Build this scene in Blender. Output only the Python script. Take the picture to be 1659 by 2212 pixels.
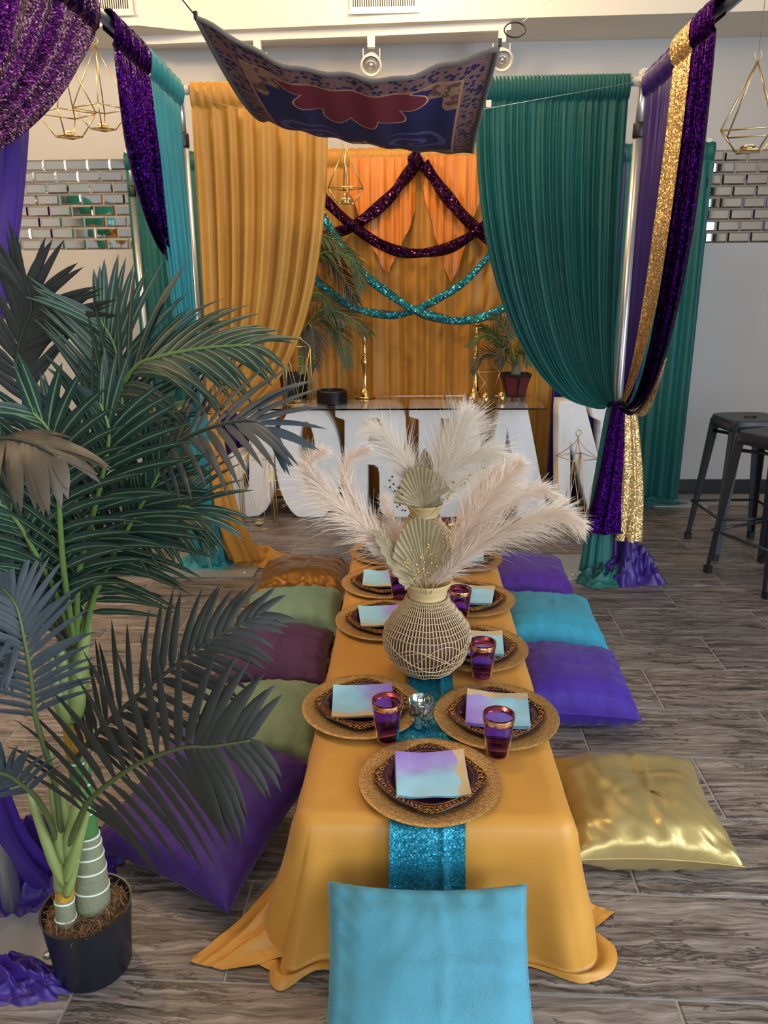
import bpy, math, random
from math import sin, cos, pi, radians, sqrt, exp
from mathutils import Vector, Matrix, noise
V = Vector
S = bpy.context.scene
COL = S.collection
for o in list(bpy.data.objects):
    bpy.data.objects.remove(o)

# ------------------------------------------------------------------ camera
PITCH, YAW, ROLL, CAMZ = radians(16.7), radians(2.2), radians(0.5), 1.5
fw = V((-sin(YAW)*cos(PITCH), cos(YAW)*cos(PITCH), -sin(PITCH)))
rt = V((cos(YAW), sin(YAW), 0))
up = rt.cross(fw)
R_ = rt*cos(ROLL) - up*sin(ROLL)
U_ = rt*sin(ROLL) + up*cos(ROLL)
cam_data = bpy.data.cameras.new('camera')
cam = bpy.data.objects.new('camera', cam_data)
COL.objects.link(cam)
cam.matrix_world = Matrix(((R_.x, U_.x, -fw.x, 0), (R_.y, U_.y, -fw.y, 0), (R_.z, U_.z, -fw.z, CAMZ), (0, 0, 0, 1)))
cam_data.sensor_fit = 'HORIZONTAL'
cam_data.sensor_width = 36
cam_data.lens = 1650/1659*36
cam_data.clip_start = 0.05
S.camera = cam

# ------------------------------------------------------------------ exposure and world
S.view_settings.view_transform = 'Standard'
S.view_settings.look = 'None'
S.view_settings.gamma = 1
S.view_settings.use_curve_mapping = False
S.view_settings.exposure = -0.04
world = bpy.data.worlds.new('world')
S.world = world
world.use_nodes = True
world.node_tree.nodes['Background'].inputs[0].default_value = (0.75, 0.86, 1.0, 1)
world.node_tree.nodes['Background'].inputs[1].default_value = 1.0

# daylight of the tall shop windows (right wall and behind the camera)
def area(name, loc, rot, sx, sy, power, col):
    l = bpy.data.lights.new(name, 'AREA')
    l.shape = 'RECTANGLE'
    l.size, l.size_y, l.energy, l.color = sx, sy, power, col
    o = bpy.data.objects.new(name, l)
    COL.objects.link(o)
    o.location, o.rotation_euler = loc, rot
    return o
area('daylight_right_windows', (3.5, -0.75, 1.75), (0, radians(90), 0), 2.6, 3.4, 190, (0.74, 0.87, 1.0))
area('daylight_rear_windows', (0.6, -3.85, 1.75), (radians(90), 0, 0), 4.6, 2.6, 36, (0.76, 0.87, 1.0))

# ------------------------------------------------------------------ material helpers
def lin(c):
    def f(x):
        x /= 255
        return x/12.92 if x <= .04045 else ((x+.055)/1.055)**2.4
    return (f(c[0]), f(c[1]), f(c[2]), 1)

class NT:
    def __init__(s, name):
        s.m = bpy.data.materials.new(name)
        s.m.use_nodes = True
        s.t = s.m.node_tree
        s.b = s.t.nodes['Principled BSDF']
    def node(s, kind, **kw):
        n = s.t.nodes.new(kind)
        for k, v in kw.items():
            setattr(n, k, v)
        return n
    def put(s, sock, v):
        if isinstance(v, bpy.types.NodeSocket):
            s.t.links.new(v, sock)
        else:
            sock.default_value = v
    def set(s, **kw):
        for k, v in kw.items():
            s.put(s.b.inputs[k.replace('_', ' ')], v)
        return s
    def math(s, op, a, b=0.0, c=0.0):
        n = s.node('ShaderNodeMath', operation=op)
        s.put(n.inputs[0], a); s.put(n.inputs[1], b); s.put(n.inputs[2], c)
        return n.outputs[0]
    def vm(s, op, a, b=(0, 0, 0)):
        n = s.node('ShaderNodeVectorMath', operation=op)
        s.put(n.inputs[0], a)
        if op == 'SCALE':
            s.put(n.inputs['Scale'], b)
        else:
            s.put(n.inputs[1], b)
        return n.outputs[0]
    def mix(s, f, a, b, blend='MIX'):
        n = s.node('ShaderNodeMix', data_type='RGBA', blend_type=blend)
        s.put(n.inputs[0], f); s.put(n.inputs[6], a); s.put(n.inputs[7], b)
        return n.outputs[2]
    def co(s, out='Object'):
        return s.node('ShaderNodeTexCoord').outputs[out]
    def mapping(s, v, scale=(1, 1, 1), loc=(0, 0, 0)):
        n = s.node('ShaderNodeMapping')
        s.put(n.inputs[0], v); s.put(n.inputs[1], loc); s.put(n.inputs[3], scale)
        return n.outputs[0]
    def noise(s, v, scale, detail=3, rough=.5, dist=0.0):
        n = s.node('ShaderNodeTexNoise')
        s.put(n.inputs['Vector'], v)
        n.inputs['Scale'].default_value = scale; n.inputs['Detail'].default_value = detail
        n.inputs['Roughness'].default_value = rough; n.inputs['Distortion'].default_value = dist
        return n.outputs[0]
    def vor(s, v, scale, feature='F1'):
        n = s.node('ShaderNodeTexVoronoi', feature=feature)
        s.put(n.inputs['Vector'], v); n.inputs['Scale'].default_value = scale
        return n
    def ramp(s, f, stops):
        n = s.node('ShaderNodeValToRGB')
        e = n.color_ramp.elements
        while len(e) < len(stops):
            e.new(.5)
        for q, (p, c) in zip(e, stops):
            q.position, q.color = p, c
        s.put(n.inputs[0], f)
        return n.outputs[0]
    def bump(s, h, strength=.3, dist=.01):
        n = s.node('ShaderNodeBump')
        s.put(n.inputs['Height'], h)
        n.inputs['Strength'].default_value = strength; n.inputs['Distance'].default_value = dist
        s.put(s.b.inputs['Normal'], n.outputs[0])
        return s
    def sep(s, v):
        n = s.node('ShaderNodeSeparateXYZ')
        s.put(n.inputs[0], v)
        return n.outputs

def plain(name, c, rough=.5, metal=0.0, **kw):
    n = NT(name)
    n.set(Base_Color=lin(c), Roughness=rough, Metallic=metal, **kw)
    return n.m

def fabric(name, c, c2=None, rough=.55, sheen=.1, metal=0.0, spec=.4, weave=.12):
    n = NT(name)
    v = n.co()
    f = n.noise(v, 5, 4, .6)
    c2 = c2 or tuple(x*.86 for x in c)
    n.set(Base_Color=n.mix(f, lin(c2), lin(c)), Roughness=rough, Metallic=metal)
    n.b.inputs['Sheen Weight'].default_value = sheen
    n.b.inputs['Sheen Roughness'].default_value = .4
    n.b.inputs['Specular IOR Level'].default_value = spec
    n.bump(n.math('ADD', n.math('MULTIPLY', n.noise(v, 11, 3, .5), 4.0), n.noise(v, 600, 1)), weave, .004)
    return n.m

def sequin(name, c, scale=230, tilt=1.0, metal=.75, rough=.28, c2=None):
    n = NT(name)
    v = n.co()
    vo = n.vor(v, scale)
    off = n.vm('SCALE', n.vm('SUBTRACT', vo.outputs['Color'], (.5, .5, .5)), tilt)
    g = n.node('ShaderNodeNewGeometry')
    nn = n.vm('NORMALIZE', n.vm('ADD', g.outputs['Normal'], off))
    big = n.noise(v, 9, 2)
    cell = n.sep(vo.outputs['Color'])
    big = n.math('ADD', n.math('MULTIPLY', big, .6), n.math('MULTIPLY', cell[1], .5))
    n.set(Base_Color=n.mix(big, lin(c2 or tuple(x*.7 for x in c)), lin(c)), Roughness=rough, Metallic=metal, Normal=nn)
    return n.m

def two_tone_leaf(name, c, stripe, under):
    n = NT(name)
    u = n.sep(n.co('UV'))
    d = n.math('ABSOLUTE', n.math('SUBTRACT', u[0], .5))
    st = n.math('LESS_THAN', d, .07)
    nz = n.noise(n.co(), 40, 3)
    col = n.mix(nz, lin(c), lin(under))
    n.set(Base_Color=n.mix(n.math('MULTIPLY', st, .8), col, lin(stripe)), Roughness=.42)
    n.b.inputs['Specular IOR Level'].default_value = .45
    n.bump(n.noise(n.mapping(n.co('UV'), (14, 1, 1)), 8, 2), .15, .002)
    return n.m

# ------------------------------------------------------------------ mesh helpers
class MB:
    def __init__(s):
        s.v, s.f, s.uv = [], [], {}
    def add(s, vs, fs):
        o = len(s.v)
        s.v += [tuple(p) for p in vs]
        s.f += [tuple(i+o for i in q) for q in fs]
        return s
    def box(s, lo, hi, M=None):
        x0, y0, z0 = lo; x1, y1, z1 = hi
        vs = [V(p) for p in ((x0,y0,z0),(x1,y0,z0),(x1,y1,z0),(x0,y1,z0),(x0,y0,z1),(x1,y0,z1),(x1,y1,z1),(x0,y1,z1))]
        if M: vs = [M @ p for p in vs]
        return s.add(vs, [(0,3,2,1),(4,5,6,7),(0,1,5,4),(1,2,6,5),(2,3,7,6),(3,0,4,7)])
    def tube(s, pts, r, seg=8, cap=True, closed=False):
        pts = [V(p) for p in pts]
        n = len(pts)
        rr = r if callable(r) else ((lambda t: r) if not isinstance(r, (list, tuple)) else (lambda t: r[min(len(r)-1, int(round(t*(len(r)-1))))]))
        vs, fs = [], []
        prev = None
        for i, p in enumerate(pts):
            if closed:
                t = pts[(i+1) % n] - pts[i-1]
            else:
                t = pts[min(i+1, n-1)] - pts[max(i-1, 0)]
            t = t.normalized() if t.length > 1e-9 else V((0, 0, 1))
            if prev is None:
                a = t.orthogonal().normalized()
            else:
                a = prev - t*prev.dot(t)
                a = a.normalized() if a.length > 1e-6 else t.orthogonal().normalized()
            prev = a
            b = t.cross(a)
            q = rr(i/max(1, n-1))
            for k in range(seg):
                th = 2*pi*k/seg
                vs.append(p + (a*cos(th) + b*sin(th))*q)
        m = n if closed else n-1
        for i in range(m):
            j = (i+1) % n
            for k in range(seg):
                l = (k+1) % seg
                fs.append((i*seg+k, i*seg+l, j*seg+l, j*seg+k))
        if cap and not closed:
            fs.append(tuple(range(seg))[::-1]); fs.append(tuple((n-1)*seg+k for k in range(seg)))
        return s.add(vs, fs)
    def lathe(s, prof, seg=32, c=(0, 0, 0), fn=None, cap=True):
        vs, fs = [], []
        for (r, z) in prof:
            for k in range(seg):
                th = 2*pi*k/seg
                q = r*(fn(th, z) if fn else 1)
                vs.append((c[0]+q*cos(th), c[1]+q*sin(th), c[2]+z))
        for i in range(len(prof)-1):
            for k in range(seg):
                l = (k+1) % seg
                fs.append((i*seg+k, i*seg+l, (i+1)*seg+l, (i+1)*seg+k))
        if cap and prof[0][0] > 1e-6: fs.append(tuple(range(seg))[::-1])
        if cap and prof[-1][0] > 1e-6: fs.append(tuple((len(prof)-1)*seg+k for k in range(seg)))
        return s.add(vs, fs)
    def grid(s, P, nu, nv):
        vs = [P(i/nu, j/nv) for j in range(nv+1) for i in range(nu+1)]
        fs = [(j*(nu+1)+i, j*(nu+1)+i+1, (j+1)*(nu+1)+i+1, (j+1)*(nu+1)+i) for j in range(nv) for i in range(nu)]
        return s.add(vs, fs)
    def sphere(s, c, r, seg=10, rings=6, sc=(1, 1, 1)):
        prof = [(r*sin(pi*i/rings), -r*cos(pi*i/rings)) for i in range(rings+1)]
        vs, fs = [], []
        for (q, z) in prof:
            for k in range(seg):
                vs.append((c[0]+q*cos(2*pi*k/seg)*sc[0], c[1]+q*sin(2*pi*k/seg)*sc[1], c[2]+z*sc[2]))
        for i in range(rings):
            for k in range(seg):
                l = (k+1) % seg
                fs.append((i*seg+k, i*seg+l, (i+1)*seg+l, (i+1)*seg+k))
        return s.add(vs, fs)
    def mesh(s, name, smooth=True, uvfn=None):
        me = bpy.data.meshes.new(name)
        me.from_pydata(s.v, [], s.f)
        me.validate()
        if smooth:
            me.polygons.foreach_set('use_smooth', [True]*len(me.polygons))
        if uvfn:
            ul = me.uv_layers.new(name='UVMap')
            for li, lp in enumerate(me.loops):
                ul.data[li].uv = uvfn(lp.vertex_index)
        me.update()
        return me
    def build(s, name, mat, parent=None, smooth=True, uvfn=None, sharp=None):
        me = s.mesh(name, smooth, uvfn)
        if sharp is not None and smooth:
            me.set_sharp_from_angle(angle=radians(sharp))
        return ob(name, me, mat, parent)

def ob(name, me, mat=None, parent=None):
    o = bpy.data.objects.new(name, me)
    if mat is not None and me is not None and not me.materials:
        me.materials.append(mat)
    COL.objects.link(o)
    if parent is not None:
        o.parent = parent
    return o
def empty(name, loc=(0, 0, 0), rz=0):
    o = bpy.data.objects.new(name, None)
    o.empty_display_size = .05
    COL.objects.link(o)
    o.location = loc; o.rotation_euler = (0, 0, rz)
    return o
def tag(o, label=None, cat=None, group=None, kind=None):
    if label: o['label'] = label
    if cat: o['category'] = cat
    if group: o['group'] = group
    if kind: o['kind'] = kind
    return o
def thing(name, label, cat, loc=(0, 0, 0), rz=0, group=None):
    return tag(empty(name, loc, rz), label, cat, group)
def struct(o):
    o['kind'] = 'structure'
    return o
def copy_tree(o, parent=None):
    c = o.copy()
    COL.objects.link(c)
    c.parent = parent
    for ch in list(o.children):
        copy_tree(ch, c)
    return c
def solid(o, t, off=0):
    m = o.modifiers.new('thickness', 'SOLIDIFY')
    m.thickness = t; m.offset = off
    return o
def smoothpts(pts, n=6):
    pts = [V(p) for p in pts]
    out = []
    for i in range(len(pts)-1):
        p0, p1, p2, p3 = pts[max(i-1, 0)], pts[i], pts[i+1], pts[min(i+2, len(pts)-1)]
        for k in range(n):
            t = k/n
            out.append(.5*((2*p1)+(p2-p0)*t+(2*p0-5*p1+4*p2-p3)*t*t+(-p0+3*p1-3*p2+p3)*t**3))
    out.append(pts[-1])
    return out
Z = V((0, 0, 1))
rnd = random.Random(7)

# ------------------------------------------------------------------ materials
M = {}
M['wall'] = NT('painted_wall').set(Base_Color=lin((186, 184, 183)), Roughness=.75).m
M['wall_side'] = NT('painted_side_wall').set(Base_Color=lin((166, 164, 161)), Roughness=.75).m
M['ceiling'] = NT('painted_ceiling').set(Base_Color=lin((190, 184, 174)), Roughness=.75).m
M['bulkhead'] = NT('painted_bulkhead').set(Base_Color=lin((226, 218, 204)), Roughness=.7).m
M['baseboard'] = plain('black_vinyl_base', (24, 24, 28), .45)
M['white_metal'] = plain('white_enamel', (214, 210, 204), .45)
M['steel'] = plain('brushed_aluminium', (196, 200, 206), .32, .85)
M['plate_steel'] = plain('grey_steel_plate', (168, 172, 172), .38, .55)
M['black'] = plain('black_plastic', (20, 20, 22), .4)
M['dark_slot'] = plain('dark_slot', (46, 42, 40), .8)
M['wire_gold'] = plain('pale_gold_wire', (214, 186, 130), .28, .9)
M['gold'] = plain('polished_gold', (226, 190, 120), .16, 1.0)
M['champagne'] = plain('champagne_gold', (206, 180, 132), .3, .8)
M['string'] = plain('clear_line', (225, 225, 220), .4)
M['wax'] = plain('white_wax', (238, 232, 218), .5)
M['mirror'] = NT('bevelled_mirror').set(Base_Color=(.80, .80, .79, 1), Metallic=1.0, Roughness=.02).m
M['grout'] = plain('grey_grout', (150, 145, 140), .85)
M['foam'] = NT('white_foam')
_n = M['foam']
_n.set(Base_Color=_n.mix(_n.noise(_n.co(), 18, 5, .65), lin((222, 224, 230)), lin((246, 247, 250))), Roughness=.65)
_n.bump(_n.noise(_n.co(), 160, 3), .12, .004)
M['foam'] = _n.m
M['stool'] = plain('gunmetal_enamel', (58, 60, 66), .38, .5)
M['rubber'] = plain('rubber_foot', (22, 22, 24), .7)
M['pot'] = plain('black_pot', (22, 25, 34), .38)
M['acrylic'] = NT('clear_acrylic').set(Base_Color=(.96, .97, .97, 1), Roughness=.01, IOR=1.45, Transmission_Weight=1.0).m

def floor_mat():
    n = NT('wood_look_tile')
    oi = n.node('ShaderNodeObjectInfo').outputs['Random']
    rv = n.node('ShaderNodeCombineXYZ')
    n.put(rv.inputs[0], n.math('MULTIPLY', oi, 37.0)); n.put(rv.inputs[1], n.math('MULTIPLY', oi, 61.0)); n.put(rv.inputs[2], n.math('MULTIPLY', oi, 17.0))
    v = n.vm('ADD', n.co(), rv.outputs[0])
    wob = n.noise(n.mapping(v, (2.2, 6, 1)), 1.4, 3, .55)
    wv = n.node('ShaderNodeCombineXYZ')
    n.put(wv.inputs[1], n.math('MULTIPLY', wob, .085))
    v2 = n.vm('ADD', v, wv.outputs[0])
    streak = n.noise(n.mapping(v2, (1.6, 34, 1)), 1.6, 8, .72)
    fine = n.noise(n.mapping(v2, (9, 110, 1)), 1.5, 4, .6)
    base = n.ramp(n.math('ADD', n.math('MULTIPLY', streak, .72), n.math('MULTIPLY', fine, .28)),
                  [(.34, lin((36, 31, 30))), (.43, lin((84, 76, 72))), (.52, lin((120, 111, 106))), (.66, lin((164, 156, 150)))])
    crack = n.noise(n.mapping(v2, (1.8, 13, 1)), 1.7, 8, .7)
    line = n.math('LESS_THAN', n.math('ABSOLUTE', n.math('SUBTRACT', crack, .5)), .017)
    gate = n.math('GREATER_THAN', n.noise(n.mapping(v, (3, 7, 1)), 1.3, 2), .46)
    col = n.mix(n.math('MULTIPLY', n.math('MULTIPLY', line, gate), .75), base, lin((34, 30, 31)))
    pale = n.math('GREATER_THAN', n.noise(n.mapping(v2, (1.3, 9, 1)), 1.5, 4, .6), .60)
    col = n.mix(n.math('MULTIPLY', pale, .22), col, lin((160, 152, 146)))
    tone = n.mix(oi, (.86, .86, .88, 1), (1.05, 1.02, 1.0, 1))
    col = n.mix(1.0, col, tone, 'MULTIPLY')
    n.set(Base_Color=col, Roughness=n.math('ADD', .30, n.math('MULTIPLY', fine, .22)))
    n.b.inputs['Specular IOR Level'].default_value = .5
    n.bump(n.math('SUBTRACT', streak, n.math('MULTIPLY', line, .3)), .25, .003)
    return n.m
M['floor'] = floor_mat()

# ------------------------------------------------------------------ room shell
XL, XR, YB, YF, ZC = -4.6, 3.6, 5.5, -4.0, 3.4
fl = struct(MB().box((XL, YF, -.06), (XR, YB, -.003)).build('floor', M['grout'], smooth=False))
pl_me = MB()
def plank_mesh(w, d):
    b = .0022
    mb = MB()
    vs = [(0, 0, -.01), (w, 0, -.01), (w, d, -.01), (0, d, -.01), (0, 0, -b), (w, 0, -b), (w, d, -b), (0, d, -b), (b, b, 0), (w-b, b, 0), (w-b, d-b, 0), (b, d-b, 0)]
    fs = [(0, 1, 5, 4), (1, 2, 6, 5), (2, 3, 7, 6), (3, 0, 4, 7), (4, 5, 9, 8), (5, 6, 10, 9), (6, 7, 11, 10), (7, 4, 8, 11), (8, 9, 10, 11)]
    return mb.add(vs, fs).mesh('floor_tile', False)
TL, TW = .663, .30
pm = plank_mesh(TL-.006, TW-.006)
ang = radians(-.9)
for k in range(-2, 14):
    y0 = 1.322 + TW*k
    off = .888 if k % 2 == 0 else .56
    half = 1.25 + max(0, y0)*.42
    i0 = int(math.floor((-half-.4-off)/TL)); i1 = int(math.ceil((half+.2-off)/TL))
    for i in range(i0, i1):
        x0 = off + i*TL
        if y0 + TW > YB - .02: continue
        p = Matrix.Rotation(ang, 4, 'Z') @ V((x0, y0, 0))
        t = ob('floor_tile', pm, M['floor'], fl)
        t.location = (p.x, p.y, 0); t.rotation_euler = (0, 0, ang)
struct(MB().box((XL, YB, 0), (XR, YB+.1, ZC)).build('wall_back', M['wall'], smooth=False))
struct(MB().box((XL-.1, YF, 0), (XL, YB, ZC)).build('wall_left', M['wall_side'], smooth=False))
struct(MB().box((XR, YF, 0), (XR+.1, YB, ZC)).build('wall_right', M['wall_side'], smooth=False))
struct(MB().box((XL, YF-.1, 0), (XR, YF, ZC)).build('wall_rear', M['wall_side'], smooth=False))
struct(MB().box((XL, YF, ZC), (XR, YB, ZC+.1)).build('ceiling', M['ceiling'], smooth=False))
struct(MB().box((XL, YB-.014, 0), (XR, YB, .105)).build('baseboard_back', M['baseboard'], smooth=False))
# lowered bulkhead along the back wall
plan = [(XL, 4.98), (-1.6, 5.03), (-1.33, 5.15), (-.17, 5.08), (.6, 5.04), (XR, 4.97), (XR, YB), (XL, YB)]
bk = MB()
n_ = len(plan)
bk.add([(x, y, 2.95) for x, y in plan] + [(x, y, ZC) for x, y in plan],
       [tuple(range(n_))[::-1], tuple(range(n_, 2*n_))] + [(i, (i+1) % n_, n_+(i+1) % n_, n_+i) for i in range(n_)])
struct(bk.build('trim_1', M['bulkhead'], smooth=False))

# shop windows that let the daylight in (outside the picture, mirrored by the tiles)
M['sky_pane'] = NT('bright_window_pane').set(Base_Color=(.9, .95, 1, 1), Emission_Color=(.82, .91, 1, 1), Emission_Strength=3.0).m
def window(name, lo, hi, axis, nx, nz):
    r = struct(empty(name, lo))
    L = hi[1-axis] - lo[1-axis] if axis == 0 else hi[0]-lo[0]
    H = hi[2]-lo[2]
    def P(a, b, c, d, t0, t1):
        return ((t0, a, b), (t1, c, d)) if axis == 0 else ((a, t0, b), (c, t1, d))
    for i in range(nx):
        for j in range(nz):
            a, c = L*i/nx, L*(i+1)/nx
            b, d = H*j/nz, H*(j+1)/nz
            MB().box(*P(a+.03, b+.03, c-.03, d-.03, -.005, .005)).build('pane', M['sky_pane'], r, False)
    f = MB()
    for i in range(nx+1): f.box(*P(L*i/nx-.03, -.03, L*i/nx+.03, H+.03, -.02, .05 if axis == 1 else .02))
    for j in range(nz+1): f.box(*P(-.03, H*j/nz-.03, L+.03, H*j/nz+.03, -.021, .03))
    f.build('window_frame', M['black'], r, False)
window('window_1', (3.57, -2.5, .4), (3.57, 1.0, 3.1), 0, 3, 2)
window('window_2', (-1.8, -3.97, .4), (3.0, -3.97, 3.1), 1, 4, 2)

# mirrored bevelled wall tiles
def tile_mesh(w, h):
    b, d = .011, .006
    vs = [(0, 0, 0), (w, 0, 0), (w, 0, h), (0, 0, h), (b, -d, b), (w-b, -d, b), (w-b, -d, h-b), (b, -d, h-b)]
    return MB().add(vs, [(0, 1, 5, 4), (1, 2, 6, 5), (2, 3, 7, 6), (3, 0, 4, 7), (4, 5, 6, 7)]).mesh('mirror_tile', False)
tm = tile_mesh(.147, .0685)
tr = random.Random(3)
for nm, x0, x1, lab in (('mirror_tile_panel', -3.0, -1.62, 'brick-laid mirrored wall tiles behind the two hanging lanterns'),
                        ('mirror_tile_panel', 1.80, 2.75, 'brick-laid mirrored wall tiles beside the purple sequin drape')):
    root = thing(nm, lab, 'mirror tiles', ((x0+x1)/2, YB, 1.738))
    for r in range(8):
        x = x0 + (.075 if r % 2 else 0)
        while x + .15 < x1 + .08:
            t = ob('mirror_tile', tm, M['mirror'], root)
            t.location = (x - (x0+x1)/2, -.002, r*.0716)
            t.rotation_euler = (radians(tr.uniform(-.7, .7)), 0, radians(tr.uniform(-.8, .8)))
            x += .1505

# wall registers on the bulkhead
def register(loc, w, lab):
    r = thing('air_register', lab, 'vent', loc)
    MB().box((-w/2, -.012, 0), (w/2, 0, .16)).build('plate', M['white_metal'], r, False)
    MB().box((-w/2-.006, -.02, -.006), (w/2+.006, -.012, .012)).build('lip', M['white_metal'], r, False)
    for i in range(int(w/.013)-2):
        MB().box((-w/2+.02+i*.013, -.0135, .03), (-w/2+.026+i*.013, -.0115, .13)).build('slot', M['dark_slot'], r, False)
register((-1.73, 5.02, 3.0), .22, 'white slotted air register above the left drape pipe')
register((-.17, 5.078, 3.0), .40, 'white slotted air register above the hanging rug')

# track lights
rail = [(-1.66, 5.245, 2.925), (-.17, 5.165, 2.925), (.57, 5.107, 2.925)]
tl = thing('track_rail', 'long white track light rail under the bulkhead', 'track rail', (-.17, 5.165, 2.925))
q = MB()
for a, b in zip(rail, rail[1:]):
    a, b = V(a), V(b)
    d = (b-a).normalized(); nn = V((-d.y, d.x, 0))*.018
    q.add([a-nn-Z*.02, b-nn-Z*.02, b+nn-Z*.02, a+nn-Z*.02, a-nn+Z*.027, b-nn+Z*.027, b+nn+Z*.027, a+nn+Z*.027],
          [(0, 3, 2, 1), (4, 5, 6, 7), (0, 1, 5, 4), (1, 2, 6, 5), (2, 3, 7, 6), (3, 0, 4, 7)])
o = q.build('rail', M['white_metal'], tl, False); o.matrix_parent_inverse = tl.matrix_world.inverted(); o.location = (0, 0, 0)
o.location = -V(tl.location); o.matrix_parent_inverse = Matrix()
M['lamp_glass'] = plain('frosted_lamp_face', (214, 212, 206), .25)
def spot(loc, lab, tilt):
    r = thing('track_spotlight', lab, 'spotlight', loc, 0, 'spotlights on the track rail')
    MB().box((-.022, -.02, -.06), (.022, .02, 0)).build('adapter', M['white_metal'], r, False)
    MB().tube([(-.05, .01, -.06), (-.05, .01, -.17), (.05, .01, -.17), (.05, .01, -.06)], .004, 6).build('yoke', M['white_metal'], r)
    Mx = Matrix.Translation((0, 0, -.13)) @ Matrix.Rotation(tilt, 4, 'X')
    h = MB().lathe([(.0, .07), (.03, .068), (.036, .05), (.036, 0), (.05, -.03), (.062, -.05), (.064, -.075), (.055, -.08), (.048, -.062)], 24)
    h.v = [tuple(Mx @ V(p)) for p in h.v]
    hd = h.build('head', M['white_metal'], r, sharp=40)
    g = MB().lathe([(.0, -.056), (.03, -.06), (.05, -.063)], 24); g.v = [tuple(Mx @ V(p)) for p in g.v]
    g.build('lens', M['lamp_glass'], hd)
    k = MB().lathe([(.016, -.066), (.02, -.068), (.024, -.066)], 20, cap=False); k.v = [tuple(Mx @ V(p)) for p in k.v]
    k.build('reflector_ring', M['steel'], hd)
spot((-.94, 5.2, 2.905), 'white track spotlight half hidden behind the rug\'s upper left edge', radians(-55))
spot((-.25, 5.165, 2.905), 'white track spotlight in the middle, above the rug', radians(-58))
spot((.52, 5.11, 2.905), 'white track spotlight behind the black ring of the rug', radians(-58))

# warm ceiling downlights of the room
M['warm_face'] = NT('warm_lamp_face').set(Base_Color=(1, .9, .75, 1), Emission_Color=(1, .72, .4, 1), Emission_Strength=6.0).m
def downlight(loc, power, col, lab, size=150, blend=.6):
    r = thing('ceiling_lamp', lab, 'ceiling light', loc, 0, 'warm ceiling downlights')
    MB().lathe([(.10, 0), (.115, -.004), (.115, -.022), (.10, -.024)], 28, cap=False).build('trim_ring', M['white_metal'], r)
    MB().lathe([(.10, -.02), (.09, -.045), (.06, -.065), (.0, -.075)], 28).build('opal_dome', M['warm_face'], r)
    l = bpy.data.lights.new('downlight_lamp', 'POINT')
    l.energy, l.color, l.shadow_soft_size = power, col, .10
    lo = bpy.data.objects.new('downlight_lamp', l)
    COL.objects.link(lo); lo.parent = r; lo.location = (0, 0, -.19)
WARM = (1.0, .71, .40)
for (loc, p), lb in zip((((-.1, 4.25, ZC), 46), ((-2.5, 3.55, ZC), 105), ((-.4, 2.3, ZC), 45), ((-2.4, 1.6, ZC), 55), ((.9, 3.4, ZC), 8)), ('the gold backdrop', 'the left mirrored tiles', 'the middle of the low table', 'the space left of the palm', 'the dark green curtain')):
    downlight(loc, p, WARM, 'round warm dome lamp on the ceiling over ' + lb)

# ------------------------------------------------------------------ fabrics
M['teal'] = fabric('teal_fabric', (16, 98, 94), (10, 80, 78), .5, .08)
M['teal_light'] = fabric('bright_teal_fabric', (36, 134, 144), (26, 108, 120), .5, .1)
M['gold_cloth'] = fabric('mustard_gold_fabric', (198, 144, 60), (176, 120, 44), .46, .1)
M['orange_satin'] = fabric('orange_satin', (226, 140, 40), (206, 114, 24), .3, .2, spec=.6)
M['purple'] = fabric('purple_satin', (56, 28, 122), (40, 20, 92), .38, .05)
M['seq_purple'] = sequin('purple_sequins', (70, 14, 114), 200, .95, 1.0, .36, (16, 5, 38))
M['seq_plum'] = sequin('plum_sequins', (78, 22, 72), 120, 1.5, .85, .2, (34, 10, 34))
M['seq_gold'] = sequin('gold_sequins', (240, 206, 146), 240, .9, .7, .27, (216, 176, 112))
M['seq_teal'] = sequin('teal_sequins', (40, 146, 172), 330, .85, .5, .34, (18, 108, 136))
M['seq_teal_big'] = sequin('teal_garland_sequins', (70, 178, 200), 125, 1.4, .7, .22, (20, 110, 140))

def foldwave(u, n, seed):
    a = seed*1.7
    w = sin(2*pi*n*u + a + 1.3*sin(2*pi*n*.21*u+a*2))
    w += .28*sin(2*pi*n*2.13*u + a*3) + .5*sin(2*pi*n*.37*u+a*.7)
    return w*.62

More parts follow.
